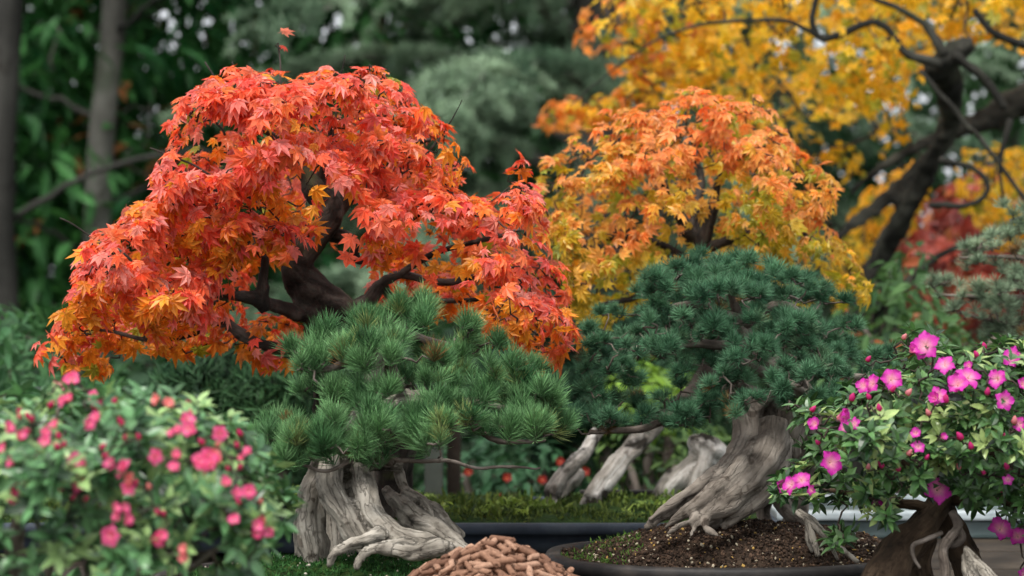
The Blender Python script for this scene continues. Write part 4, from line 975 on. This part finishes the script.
for l in ([(952, 512, 2.86, 4), (958, 526, 2.85, 5), (950, 538, 2.84, 5), (943, 550, 2.84, 5), (945, 570, 2.83, 5), (946, 600, 2.83, 5)], [(958, 526, 2.86, 4), (962, 538, 2.86, 4), (952, 546, 2.86, 3), (944, 540, 2.86, 3)], [(942, 533, 2.85, 2.5), (925, 540, 2.84, 2.5), (913, 546, 2.84, 2.5), (914, 558, 2.84, 2), (920, 568, 2.84, 1.5)]):
    t = Tubes(); t.add(smooth_path(PX(*l), 8), 8, 0.25, 3); t.part('root_loop', M['twig_grey'], rts)
dw = empty('grey_deadwood', W(985, 604, 2.8), 'split grey deadwood spike slanting at the foot of the right azalea', 'deadwood')
tb = Tubes()
for l in ([(964, 546, 2.83, 4), (975, 562, 2.82, 7), (990, 580, 2.8, 10), (1005, 602, 2.8, 12)], [(966, 555, 2.83, 5), (970, 578, 2.82, 8), (975, 602, 2.82, 10)]): tb.add(smooth_path(PX(*l), 8), 12, .3, 2)
fused(tb, 'wood', M['bark_grey'], dw, voxel=0.0025, ridge=0.003, rs=120, lumps=0.0)

# dark moss/soil pot for the right azalea
p3 = oval_pot('bonsai_pot', 'dark pot of mossy soil holding the right azalea, mostly below view', 0.56, 2.9, 0.2, 0.15, 0.907, 0.935, M['glaze_dark'], n=4)
P, Q = mound(0.56, 2.9, 0.182, 0.132, 0.93, 0.01, 40, 4); part('soil', P, Q, M['soil'], p3, smooth=True)

# left azalea ---------------------------------------------------------
FL = [flower_mesh('pink_blossom', i + 20, (0.72, 0.06, 0.24), (0.80, 0.16, 0.34), (0.85, 0.45, 0.5), o, True) for i, o in enumerate([0.75, 0.9, 0.6, 0.8])]
FLs = [flower_mesh('salmon_blossom', i + 30, (0.75, 0.20, 0.22), (0.8, 0.3, 0.3), (0.85, 0.5, 0.42), o, True) for i, o in enumerate([0.7, 0.9])]
BL = [bud_mesh('crimson_bud', i, (0.40, 0.01, 0.07), (0.60, 0.03, 0.14)) for i in range(3)] + [bud_mesh('salmon_bud', 5, (0.5, 0.12, 0.10), (0.75, 0.25, 0.24))]
fl = [(72, 381, -.05, 13), (66, 386, -.03, 10), (93, 407, -.06, 10), (88, 424, -.08, 11), (158, 400, -.03, 11), (186, 421, -.08, 13), (219, 434, -.08, 10), (56, 426, -.08, 10), (8, 428, -.08, 11), (45, 442, -.08, 10), (75, 462, -.1, 13), (84, 479, -.1, 12),
      (125, 470, -.1, 14), (132, 480, -.12, 13), (112, 464, -.08, 11), (154, 457, -.08, 12), (176, 456, -.06, 10), (208, 458, -.08, 16), (198, 462, -.1, 13), (212, 466, -.12, 13), (226, 484, -.1, 11), (249, 492, -.1, 12), (265, 524, -.13, 14), (256, 526, -.12, 10), (112, 536, -.16, 15),
      (160, 537, -.15, 13), (127, 519, -.14, 9), (234, 521, -.12, 10), (47, 480, -.1, 12), (14, 490, -.1, 12), (12, 462, -.1, 10), (185, 549, -.15, 10), (115, 508, -.12, 9), (94, 396, -.05, 9), (70, 400, -.05, 9), (248, 452, -.06, 8), (5, 448, -.1, 9), (178, 430, -.06, 8)]
bdl = [(48, 408, -.05, 15), (112, 405, -.05, 14), (186, 405, -.04, 14), (242, 437, -.05, 14), (120, 424, -.06, 12), (30, 434, -.08, 14), (20, 420, -.06, 12), (60, 450, -.1, 14), (140, 440, -.05, 12), (205, 445, -.07, 14), (238, 470, -.1, 12), (100, 450, -.1, 14), (30, 470, -.1, 13), (150, 490, -.1, 12), (70, 500, -.12, 13), (60, 440, -.08, 14), (240, 505, -.1, 12), (160, 515, -.12, 12)]
azalea('azalea_bonsai', 'out of focus azalea with crimson pink double blossoms at the lower left, nearest the camera', W(120, 640, 2.25),
       [(-90, 440), (-60, 395), (0, 395), (30, 392), (50, 398), (70, 385), (100, 402), (140, 384), (160, 394), (200, 412), (225, 425), (250, 440), (262, 470), (285, 512), (280, 540), (250, 555), (240, 600), (150, 610), (60, 600), (-20, 610), (-100, 560)],
       2.28, 0.18, 1300, 0.0235, [(0.016, 0.07, 0.022), (0.13, 0.27, 0.11)], (0.28, 0.42, 0.16),
       [[(60, 700, 2.28, 24), (45, 640, 2.29, 20), (30, 590, 2.29, 16), (15, 550, 2.29, 11), (20, 500, 2.29, 7)], [(110, 700, 2.30, 18), (105, 620, 2.29, 13), (90, 560, 2.29, 9), (100, 510, 2.29, 6)]],
       M['twig_grey'],
       [[(90, 560, 2.29, 7), (140, 520, 2.27, 5), (190, 490, 2.25, 4), (240, 470, 2.25, 2)], [(100, 510, 2.29, 5), (120, 460, 2.28, 3.5), (140, 410, 2.27, 2)], [(20, 500, 2.29, 5), (50, 440, 2.27, 3), (60, 405, 2.27, 2)], [(30, 590, 2.27, 6), (110, 575, 2.23, 4), (180, 560, 2.21, 3), (240, 540, 2.21, 2)], [(15, 550, 2.29, 6), (-30, 500, 2.27, 3), (-50, 440, 2.27, 2)], [(70, 620, 2.23, 5), (95, 560, 2.19, 4), (85, 510, 2.17, 3), (110, 470, 2.17, 2)], [(90, 640, 2.23, 5), (150, 570, 2.19, 4), (170, 520, 2.17, 3), (205, 480, 2.17, 2)], [(40, 620, 2.23, 4), (50, 560, 2.19, 3.5), (35, 510, 2.17, 2.5), (45, 470, 2.17, 1.6)], [(150, 600, 2.21, 4), (200, 560, 2.17, 3), (250, 530, 2.15, 2)]],
       fl + [(x + random.uniform(-13, 13), y + random.uniform(-3, 12), a, b * .85) for i_, (x, y, a, b) in enumerate(fl) if i_ % 3 != 0], bdl + [(x + random.uniform(-25, 25), y + random.uniform(-12, 14), a, b * .9) for (x, y, a, b) in bdl], FL + FLs[:1] + FL, BL[:3] + BL[:3] + BL[3:], Rpx=60, fs=0.92, ragg=30, holes=[(60, 550, 60, 36, .8), (170, 500, 30, 12, .4), (20, 530, 50, 40, .8), (110, 500, 50, 18, .6), (150, 575, 130, 34, .75), (20, 460, 24, 14, .5), (150, 425, 22, 12, .6), (90, 440, 16, 10, .5), (230, 540, 20, 20, .5)], tipp=0.22)
p4 = oval_pot('bonsai_pot', 'dark pot under the lower left azalea, below the picture edge', -0.40, 2.29, 0.24, 0.16, 0.907, 0.93, M['glaze_dark'], n=4)
P, Q = mound(-0.40, 2.29, 0.222, 0.142, 0.926, 0.006, 40, 4); part('soil', P, Q, M['soil'], p4, smooth=True)

# ================================================================== PELLET HEAP
HX, HY = W(493, 288, 2.72)[0], 2.74
bowl = oval_pot('shallow_bowl', 'low dark bowl holding the heap of brown clay pellets', HX, HY, 0.15, 0.13, 0.907, 0.95, M['glaze_dark'], n=2.0)
bowl['category'] = 'bowl'
P, Q = mound(HX, HY, 0.125, 0.105, 0.938, 0.03, 40, 2.0, 0.002)
for v_ in P[:40 * 120]:
    q_ = math.sqrt(((v_[0] - HX) / 0.118) ** 2 + ((v_[1] - HY) / 0.125) ** 2 + 0.012); v_[2] = 0.943 + 0.060 * max(0, 1 - q_ ** 1.15)
core = part('pellet_bed', P, Q, M['pellet'], bowl, smooth=True); core['kind'] = 'stuff'
def pellet(seed):
    r = random.Random(seed); L = r.uniform(0.014, 0.028); rad = r.uniform(0.0028, 0.0039); n = 9
    bend = r.uniform(-.0018, .0018); pts = []
    prof = [(-0.5, 0.0), (-0.5, 0.72), (-0.48, 0.95), (-0.3, 1), (0, 1.0), (0.3, 1), (0.48, 0.95), (0.5, 0.72), (0.5, 0.0)]
    V = []
    for (t, k) in prof:
        for j in range(n):
            a = j / n * 6.2832; kk = k * rad * (1 + 0.22 * noise.noise(Vector((math.cos(a) * 2, math.sin(a) * 2, t * 9 + seed))))
            V.append((t * L + (0.0022 * math.cos(a * (1 + seed % 2) + seed) if abs(t) > .45 else 0), kk * math.cos(a) + bend * (1 - 4 * t * t), kk * math.sin(a)))
    i, j = np.meshgrid(np.arange(len(prof) - 1), np.arange(n), indexing='ij'); j2 = (j + 1) % n
    Q = np.stack([i * n + j, i * n + j2, (i + 1) * n + j2, (i + 1) * n + j], -1).reshape(-1, 4)
    return mesh_from('clay_pellet', V, Q, M['pellet'], smooth=True)
PM = [pellet(i) for i in range(14)]
placed = []
def heap_h(x, y):
    q = math.sqrt(((x - HX) / 0.118) ** 2 + ((y - HY) / 0.125) ** 2 + 0.012)
    return 0.946 + 0.064 * max(0, 1 - q ** 1.15)
cnt = 0
for lay in range(3):
    tries = 0
    while tries < 2600 and cnt < (110, 210, 275)[lay]:
        tries += 1
        a = random.uniform(0, 6.2832); q = math.sqrt(random.random()) * 0.97
        if math.sin(a) > 0.25 and random.random() < 0.6: continue
        x = HX + 0.115 * q * math.cos(a); y = HY + 0.105 * q * math.sin(a)
        z = heap_h(x, y) + 0.002 + lay * 0.005
        mind = min([((x - p[0]) ** 2 + (y - p[1]) ** 2 + ((z - p[2]) * 1.3) ** 2) ** .5 for p in placed] or [9])
        if mind < (0.0080 if lay < 2 else 0.0105): continue
        placed.append((x, y, z)); cnt += 1
        o = bpy.data.objects.new('clay_pellet', PM[cnt % 14]); C.objects.link(o)
        o.location = (x, y, z)
        e_ = 0.004; nx = -(heap_h(x + e_, y) - heap_h(x - e_, y)) / (2 * e_); ny = -(heap_h(x, y + e_) - heap_h(x, y - e_)) / (2 * e_)
        nv = Vector((nx, ny, 1)).normalized(); th = random.uniform(0, 3.1416)
        d = Vector((math.cos(th), math.sin(th), 0)); d = (d - nv * d.dot(nv)).normalized(); d = (d + nv * random.uniform(-.28, .28)).normalized()
        o.rotation_mode = 'QUATERNION'; o.rotation_quaternion = d.to_track_quat('X', 'Z')
        s = random.uniform(.9, 1.08); o.scale = (s, s, s)
        tag(o, 'short brown clay pellet lying in the heap at the bottom centre', 'pellet', 'brown clay pellets heaped in the bowl')

# ================================================================== MIDGROUND
def shrub(name, label, poly, Y, T, n, scale, tm, cols, mat, group=None, base_px=None, stems=3, Rpx=60, up=0.6, droop=0.3, inner=0.3, third=None, p3=0, cat='shrub', ls=6, basez=0.0, ntw=60, gap=-0.35):
    poly_ = polyarr(poly); cx = base_px if base_px is not None else poly_[:, 0].mean()
    by = 288 + (CAMZ - basez) * F / Y
    limbs = []
    for s in range(stems):
        tx = np.interp((s + .5) / stems, [0, 1], [poly_[:, 0].min(), poly_[:, 0].max()]); ty = poly_[:, 1].min() * .45 + poly_[:, 1].max() * .55
        rpx = 0.014 * F / Y
        limbs.append([(cx + (s - stems / 2) * 3, by, Y, rpx * 1.3), ((cx * 2 + tx) / 3, (by + ty * 2) / 3, Y + random.uniform(-.1, .1), rpx), ((cx + tx * 3) / 4, ty, Y, rpx * .6), (tx, ty * .7 + poly_[:, 1].min() * .3, Y, rpx * .25)])
    return maple(name, label, (W(cx, 288, Y)[0], Y, basez), M['twig_grey'], None, limbs, [shell(poly, Y, n, T, Rpx, (), inner=inner, seed=random.randint(20, 90), ls=ls, gap=gap, jit=T * .12)], tm, scale,
                 bushcols(cols[0], cols[1], third, p3), ntw, M['twig'], {}, lmat=mat, cat=cat, up=up, droop=droop, rnd=0.5, tw=(0.002, .0012))
M['needle_bg'] = leaf_mat('conifer_needle', 0.12, 0.6, 0.2, 60, 1.3)
# pale pine at right edge
pine('pale_pine', 'pale grey green needled branches entering at the right edge above the azalea', W(1120, 830, 3.9), M['bark_dark'],
     [[(1120, 535, 3.9, 16), (1112, 450, 3.9, 14), (1100, 350, 3.9, 11), (1085, 250, 3.9, 7), (1060, 190, 3.9, 4)]],
     [(1015, 212, 12, 6, 3.85), (1000, 240, 22, 7, 3.85), (968, 252, 16, 5, 3.85), (1020, 255, 24, 8, 3.8), (985, 268, 18, 5, 3.84), (945, 288, 16, 6, 3.83), (975, 292, 22, 7, 3.83), (1010, 285, 26, 8, 3.8), (1000, 312, 26, 8, 3.82), (965, 306, 14, 5, 3.83), (1015, 335, 26, 9, 3.83), (1050, 300, 40, 30, 3.85), (1050, 230, 30, 20, 3.85), (1090, 340, 40, 30, 3.9), (1045, 350, 26, 9, 3.85)],
     5200, 0.019, TFS, [(0.14, 0.22, 0.13), (0.34, 0.45, 0.29), (0.4, 0.5, 0.32)],
     [[(1100, 350, 3.9, 7), (1050, 330, 3.87, 4), (1000, 322, 3.84, 2.5), (960, 312, 3.83, 1.5)], [(1095, 320, 3.9, 6), (1040, 300, 3.85, 4), (980, 298, 3.84, 2.5), (940, 294, 3.83, 1.3)],
      [(1088, 270, 3.9, 6), (1040, 262, 3.85, 3.5), (1000, 256, 3.85, 2), (960, 258, 3.85, 1.2)], [(1075, 215, 3.9, 4), (1040, 215, 3.87, 2.5), (1010, 220, 3.85, 1.3)]], M['twig_grey'], 3.9, fuse=dict(voxel=0.006, ridge=0.003, rs=50, lumps=0.002), per=3, crad=0.022, up=1.6)
# mid shrubs row
shrub('leafy_shrub', 'fresh green leafy shrub at left edge below the forest trunks', [(-80, 330), (0, 305), (40, 320), (70, 350), (110, 370), (120, 430), (60, 470), (-100, 480)], 4.9, 0.25, 1500, 0.05, OVL, [(0.025, 0.085, 0.03), (0.09, 0.20, 0.08)], M['leaf_bg'], up=0.4, droop=-0.6)
shrub('low_juniper', 'soft green juniper mound behind the drooping red branch tip', [(140, 390), (190, 355), (260, 345), (320, 360), (350, 400), (340, 450), (250, 470), (150, 450)], 4.4, 0.22, 700, 0.04, TFB, [(0.010, 0.042, 0.016), (0.055, 0.13, 0.05)], M['needle_bg'], up=1, droop=-1.0, base_px=240, ls=10)
shrub('low_juniper', 'dark juniper between red maple tip and orange maple, seen below the red leaves', [(500, 330), (560, 300), (640, 310), (660, 370), (640, 430), (540, 450), (490, 400)], 5.2, 0.3, 650, 0.05, TFB, [(0.01, 0.04, 0.018), (0.04, 0.10, 0.05)], M['needle_bg'], up=1, droop=-1.0)
shrub('lime_shrub', 'bright lime leaved shrub glimpsed through the right pine', [(600, 372), (640, 362), (690, 375), (700, 420), (640, 430), (605, 410)], 4.9, 0.15, 420, 0.04, OV, [(0.06, 0.14, 0.02), (0.22, 0.36, 0.05)], M['leaf_bg'], Rpx=30)
shrub('grassy_shrub', 'soft yellow green shrub behind the white based trunks', [(590, 440), (640, 425), (720, 425), (760, 450), (760, 520), (600, 520)], 4.75, 0.15, 700, 0.035, OVL, [(0.02, 0.055, 0.015), (0.10, 0.17, 0.04)], M['leaf_bg'], droop=-0.8, Rpx=40)
shrub('green_shrub', 'mid green leafy shrub between right pine and crimson maple', [(830, 340), (855, 300), (890, 262), (915, 240), (925, 290), (950, 330), (1040, 370), (1040, 440), (900, 470), (830, 420)], 5.0, 0.3, 1200, 0.042, OV, [(0.02, 0.06, 0.018), (0.08, 0.16, 0.05)], M['leaf_bg'], third=(.25, .06, .02), p3=0.05)
# red flowering shrub
e, P_ = shrub('red_flowered_shrub', 'dark green shrub with red flowers between the left pine trunk and the white trunks', [(425, 470), (460, 440), (540, 430), (590, 450), (600, 520), (560, 545), (430, 545)], 5.0, 0.2, 650, 0.04, OV, [(0.015, 0.05, 0.02), (0.05, 0.13, 0.06)], M['leaf_bg'])
RF = [flower_mesh('red_blossom', i + 60, (0.25, 0.008, 0.008), (0.30, 0.02, 0.015), (0.7, 0.25, 0.05), 0.8, True) for i in range(2)]
for i, (x, y) in enumerate([(507, 478), (542, 480), (468, 472), (503, 497), (527, 505), (585, 472), (560, 462)]):
    o = bpy.data.objects.new('blossom', RF[i % 2]); C.objects.link(o); orient(o, W(x, y, 4.76), (0.1, -1, .3), 6 * 4.76 / F, e)
# posts
v, f = box(-0.165, -0.13, 4.55, 4.585, 0.0, 1.12, 0.004); top('garden_post', v, f, M['post'], 'grey green upright post behind the left pine trunk, left of the pair', 'post')
v, f = box(-0.125, -0.098, 4.62, 4.65, 0.0, 1.1, 0.004); top('garden_post', v, f, M['wood'], 'brown upright post behind the left pine trunk, right of the pair', 'post')
# second white stump in trough
st = empty('old_stump', W(690, 500, 3.93), 'hollow dark stump with white bleached wood behind the right pine trunk', 'stump')
tb = Tubes()
for l in ([(660, 505, 3.92, 10), (668, 485, 3.92, 12), (685, 470, 3.93, 10), (700, 462, 3.93, 10)], [(695, 512, 3.93, 16), (700, 485, 3.93, 16), (705, 455, 3.93, 12), (692, 440, 3.93, 9)], [(690, 442, 3.93, 9), (715, 448, 3.93, 10), (730, 470, 3.95, 12), (738, 510, 3.95, 12)]): tb.add(smooth_path(PX(*l), 8), 12, .25, 4)
fused(tb, 'wood', M['bark_white'], st, voxel=0.005, ridge=0.005, rs=30, lumps=0.004)
# inner low rim tray behind
v, f = box(0.02 + .09, 0.34, 3.93, 3.945, 0.964, 0.971, 0.002)
top('edging_strip', v, f, M['glaze_dark'], 'thin dark strip lying across the moss between the two whitish stumps', 'edging')
# hedge row behind bench
hx = [(-260, 120, 6.4), (60, 330, 6.0), (290, 520, 6.5), (480, 720, 6.1), (680, 900, 6.6), (880, 1140, 6.3)]
hl = ['clipped dark shrub at far left behind the leafy shrub', 'dark shrub behind the low juniper under the red maple', 'dark shrub in the gap right of the red maple trunk', 'dark shrub under the left side of the orange maple', 'dark shrub behind the right pine crown', 'dark shrub under the crimson maple at far right']
for (x0, x1, Y), lb in zip(hx, hl):
    w = x1 - x0
    shrub('evergreen_shrub', lb, [(x0, 420), (x0 + w * .15, 350), (x0 + w * .4, 318), (x0 + w * .7, 325), (x0 + w * .92, 360), (x1, 430), (x1, 640), (x0, 640)], Y, 0.45, 2600, 0.065, OV, [(0.008, 0.03, 0.011), (0.035, 0.085, 0.032)], M['leaf_bg'], Rpx=80, ls=4, inner=0.35)

# ================================================================== FOREST
def forest_tree(name, label, px, Y, r, h, crown, n, scale, cols, lean=0.0, tm=OVL, seed=0, c3=None, p3=0.0, back=0.0):
    """trunk plus boughs carrying leaf sprays; crown = (halfwidth, zmin, zmax, ydepth)"""
    x = W(px, 288, Y)[0]
    e = empty(name, (x, Y, 0), label, 'tree')
    tb = Tubes(); P = []
    for i in range(9):
        t = i / 8; P.append((x + lean * t * h + 0.04 * math.sin(i * 1.7 + seed), Y + 0.03 * math.cos(i + seed), t * h - .02 * (i == 0), r * (1.25 if i == 0 else 1 - 0.7 * t)))
    tb.add(smooth_path(P, 8), 18, 0.12, seed); tb.part('trunk', M['bark_forest2'] if seed == 1 else M['bark_forest'], e)
    hw, z0, z1, yd = crown
    K = n // 9; rr = np.sqrt(rng.random(K)); th = rng.uniform(0, 6.28, K)
    c = np.stack([x + hw * rr * np.cos(th), Y + yd * rr * np.sin(th), rng.uniform(z0, z1, K)], 1)
    c[:, 2] += 0.15 * (1 - rr); c[:, 1] += back
    kp = (c[:, 2] < 2.3) | (vnoise(c, 2.6, seed) > -0.30); c = c[kp]; K = len(c)
    lines = list(tb.lines); limb = 0
    for i in range(10):
        zz = z0 + (z1 - z0) * (i + .5) / 10; a = i * 2.4 + seed
        t = Tubes(); L = hw * random.uniform(.6, .95); p0 = np.array([x + lean * zz, Y, zz - .2]); d = np.array([math.cos(a), math.sin(a) * yd / hw, 0.12])
        pts = [(*(p0 + d * L * s + [0, 0, .12 * L * math.sin(s * 3)]), r * .13 * (1 - .8 * s) + .004) for s in (0, .25, .5, .75, 1)]
        t.add(smooth_path(pts, 5), 7, .2, i, wig=.03); t.part('branch', M['bark_forest2'], e); lines += t.lines
    # leaf sprays
    Pp = []; A = []; Nn = []
    out = norm(np.stack([c[:, 0] - x, c[:, 1] - Y, np.zeros(K)], 1))
    for q in range(9):
        off = rng.normal(0, 1, (K, 3)) * [0.10, 0.10, 0.04]
        Pp.append(c + off); d = norm(out * .7 + norm(off) * 1.0 + [0, 0, -0.35] + rng.normal(0, .25, (K, 3))); A.append(d)
        Nn.append(norm(rng.normal(0, .35, (K, 3)) + [0, 0, 1]))
    Pp = np.concatenate(Pp); A = np.concatenate(A); Nn = np.concatenate(Nn)
    h_ = np.clip(vnoise(Pp, 1.8, seed) + .4 + rng.normal(0, .2, len(Pp)), 0, 1); col = mixcol(cols[0], cols[1], h_)
    if c3 is not None: q = (vnoise(Pp, 1.1, 50 + seed) > .3) & (rng.random(len(Pp)) < p3); col[q] = c3
    fo = Foliage(); fo.multi(tm, Pp, A, Nn, scale * rng.uniform(.7, 1.25, len(Pp)), col); fo.build('foliage', M['leaf_bg'], e)
    twigs(lines, c[rng.permutation(K)[:120]], .006, .003, 'twigs', M['bark_forest'], e, 4, .15, 4, .05)
    return e
dk = [(0.008, 0.05, 0.014), (0.075, 0.23, 0.065)]
G = 'trees of the dark wood behind the garden'
forest_tree('forest_tree', 'thick dark trunk at the far left edge of the wood', 8, 9.6, 0.085, 6.0, (1.7, 0.9, 4.4, 0.9), 6500, 0.15, dk, seed=1, c3=(.12, .07, .03), p3=.3, back=1.2)
forest_tree('forest_tree', 'tall pale grey trunk left of the red maple crown', 102, 10.2, 0.068, 7.0, (1.7, 1.0, 4.4, 0.9), 6000, 0.15, dk, lean=0.012, seed=2, c3=(.14, .08, .03), p3=.35, back=1.25)
forest_tree('forest_tree', 'thin dark tree close behind the top of the red maple crown', 215, 11.5, 0.05, 6.0, (1.5, 0.8, 4.4, 0.9), 6000, 0.15, dk, seed=3, c3=(.22, .09, .03), p3=.6)
forest_tree('forest_tree', 'far dark tree between the red maple and the drooping cedar', 370, 14.0, 0.09, 7.0, (2.4, 0.6, 5.0, 1.2), 13000, 0.17, dk, seed=4)
forest_tree('forest_tree', 'far dark tree behind the yellow and orange maples', 760, 12.0, 0.10, 7.0, (2.0, 0.6, 4.2, 1.2), 6000, 0.16, [(0.015, 0.05, 0.02), (0.07, 0.15, 0.06)], seed=5)
forest_tree('forest_tree', 'far dark tree at the right behind the black limbs', 1010, 12.5, 0.10, 7.0, (2.0, 0.6, 4.2, 1.2), 6000, 0.16, [(0.015, 0.05, 0.02), (0.07, 0.15, 0.06)], seed=6)
forest_tree('forest_tree', 'dark tree outside the left edge of view', -220, 11.5, 0.10, 7.0, (2.0, 0.8, 4.6, 1.2), 3000, 0.17, dk, seed=7)

# cedar: boughs with hanging furry branchlets
def cedar(px, Y, label):
    x = W(px, 288, Y)[0]; e = empty('drooping_cedar', (x, Y, 0), label, 'conifer')
    tb = Tubes(); tb.add(smooth_path([(x, Y, -.02, .13), (x + .05, Y, 2, .10), (x, Y, 5, .07), (x, Y, 8, .04)], 8), 18, .1, 1); tb.part('trunk', M['bark_forest'], e)
    fo = Foliage(); P = []; A = []; S_ = []; SC = []
    nb = 54
    for i in range(nb):
        z = 0.5 + 3.9 * (i + .5) / nb; a = i * 2.399 + .5; L = random.uniform(1.4, 2.0)
        if math.sin(a) > .5: L *= .7
        if math.cos(a) < -.4: L *= .85
        d = np.array([math.cos(a), math.sin(a), 0]); sd = np.array([-d[1], d[0], 0])
        path = []
        for s in np.linspace(0, 1, 9):
            path.append(np.array([x, Y, z]) + d * L * s + np.array([0, 0, .30 * math.sin(s * 2.2) - .35 * s * s]) + sd * .12 * math.sin(s * 4 + i))
        path = np.array(path); t = Tubes(); t.add(np.hstack([path, np.linspace(.035, .006, 9)[:, None]]), 7, .2, i); t.part('branch', M['bark_forest'], e)
        nsb = 22
        for k in range(nsb):
            s = .15 + .85 * k / (nsb - 1); q = path[int(s * 8)] * (1 - (s * 8) % 1) + path[min(8, int(s * 8) + 1)] * ((s * 8) % 1)
            sgn = 1 if k % 2 else -1; l = random.uniform(.25, .6) * (1.15 - .5 * s); dd = norm(d * random.uniform(.2, .9) + sd * sgn * random.uniform(.4, 1))
            u = np.linspace(0, 1, 22)[:, None]
            br = q + dd * l * u + np.array([0, 0, 1]) * (.04 * np.sin(u * 3) - .22 * l * u * u * random.uniform(.4, 2.2)) + sd * 0.04 * np.sin(u * 5 + k)
            P.append(br + rng.normal(0, .006, br.shape)); A.append(norm(np.gradient(br, axis=0) * 8 + rng.normal(0, .3, br.shape) + [0, 0, .35])); S_.append(np.linspace(.06, .035, 22)); SC.append(np.full(22, random.uniform(0, 1)))
    P = np.concatenate(P); A = np.concatenate(A); S_ = np.concatenate(S_)
    col = mixcol((0.035, 0.09, 0.045), (0.36, 0.50, 0.32), np.clip(np.concatenate(SC) * .8 + vnoise(P, 3) * .4 + .1 + rng.normal(0, .1, len(P)), 0, 1))
    fo.multi(TFC, P, A, norm(rng.normal(0, 1, P.shape)), S_, col); fo.build('needles', M['needle_bg'], e)
    return e
TFC = [tuft(10, 25, 85, 0.055, 80 + i, stem=.5) for i in range(4)]
cedar(585, 10.2, 'large grey green cedar with drooping boughs behind the gap between the two maples')

# far wood closing the view
def far_wood():
    K = 16000; x = rng.uniform(-9, 9, K); y = rng.uniform(17.5, 20, K)
    hgt = 2.1 + 0.5 * np.sin(x * 1.3) + 0.4 * np.sin(x * 3.1 + 1)
    z = rng.random(K) ** .8 * hgt
    P = np.stack([x, y, z], 1); A = norm(rng.normal(0, .6, (K, 3)) + [0, -.4, -.5]); Nn = norm(rng.normal(0, .5, (K, 3)) + [0, -.5, .8])
    fo = Foliage(); fo.multi(OV, P, A, Nn, rng.uniform(.16, .32, K), mixcol((0.008, 0.03, 0.012), (0.04, 0.09, 0.035), rng.random(K)))
    o = fo.top('far_wood', M['leaf_bg'], 'dense dark far-off wood closing the view behind the trees', 'wood', kind='stuff')
far_wood()

# ================================================================== LIGHT, SKY, CAMERA
w = bpy.data.worlds.new('World'); S.world = w; w.use_nodes = True
nt = w.node_tree; bg = nt.nodes['Background']; sky = nt.nodes.new('ShaderNodeTexSky'); sky.sky_type = 'NISHITA'; sky.sun_disc = False
SUN_EL, SUN_AZ = 58, 205      # azimuth clockwise from +Y (behind the camera, a little to the left)
sky.sun_elevation = R(SUN_EL); sky.sun_rotation = R(SUN_AZ); sky.air_density = 1.0; sky.dust_density = 6.0; sky.ozone_density = 0.6
hs = nt.nodes.new('ShaderNodeHueSaturation'); hs.inputs['Saturation'].default_value = 0.45
nt.links.new(sky.outputs[0], hs.inputs['Color']); tcw = nt.nodes.new('ShaderNodeTexCoord'); cn = nt.nodes.new('ShaderNodeTexNoise'); cn.inputs['Scale'].default_value = 3.0; cn.inputs['Detail'].default_value = 6.0
cr = nt.nodes.new('ShaderNodeMapRange'); cr.inputs[1].default_value = 0.3; cr.inputs[2].default_value = 0.6; cr.inputs[3].default_value = 0.45; cr.inputs[4].default_value = 0.95
cm = nt.nodes.new('ShaderNodeMix'); cm.data_type = 'RGBA'; cm.inputs[7].default_value = (4.6, 4.8, 5.0, 1)     # broken white cloud
nt.links.new(tcw.outputs['Generated'], cn.inputs['Vector']); nt.links.new(cn.outputs['Fac'], cr.inputs[0]); nt.links.new(cr.outputs[0], cm.inputs[0])
nt.links.new(hs.outputs[0], cm.inputs[6]); nt.links.new(cm.outputs[2], bg.inputs['Color']); bg.inputs['Strength'].default_value = 0.15
sl = bpy.data.lights.new('sun', 'SUN'); sl.energy = 1.5; sl.angle = R(12); sl.color = (1.0, 0.97, 0.92)
so = bpy.data.objects.new('sun', sl); C.objects.link(so)
az = R(SUN_AZ); dvec = Vector((math.sin(az) * math.cos(R(SUN_EL)), math.cos(az) * math.cos(R(SUN_EL)), math.sin(R(SUN_EL))))
so.rotation_euler = dvec.to_track_quat('Z', 'Y').to_euler()
cd = bpy.data.cameras.new('camera'); co = bpy.data.objects.new('camera', cd); C.objects.link(co); S.camera = co
co.location = (0, 0, CAMZ); co.rotation_euler = (R(90), 0, 0)
cd.lens = 85; cd.sensor_width = 36; cd.clip_end = 1000; cd.clip_start = 0.05
cd.dof.use_dof = True; cd.dof.focus_distance = 3.08; cd.dof.aperture_fstop = 5.6
S.view_settings.view_transform = 'Standard'; S.view_settings.look = 'None'; S.view_settings.gamma = 1.0; S.view_settings.exposure = 0.95
S.cycles.max_bounces = 6; S.cycles.transparent_max_bounces = 4; S.cycles.use_denoising = True
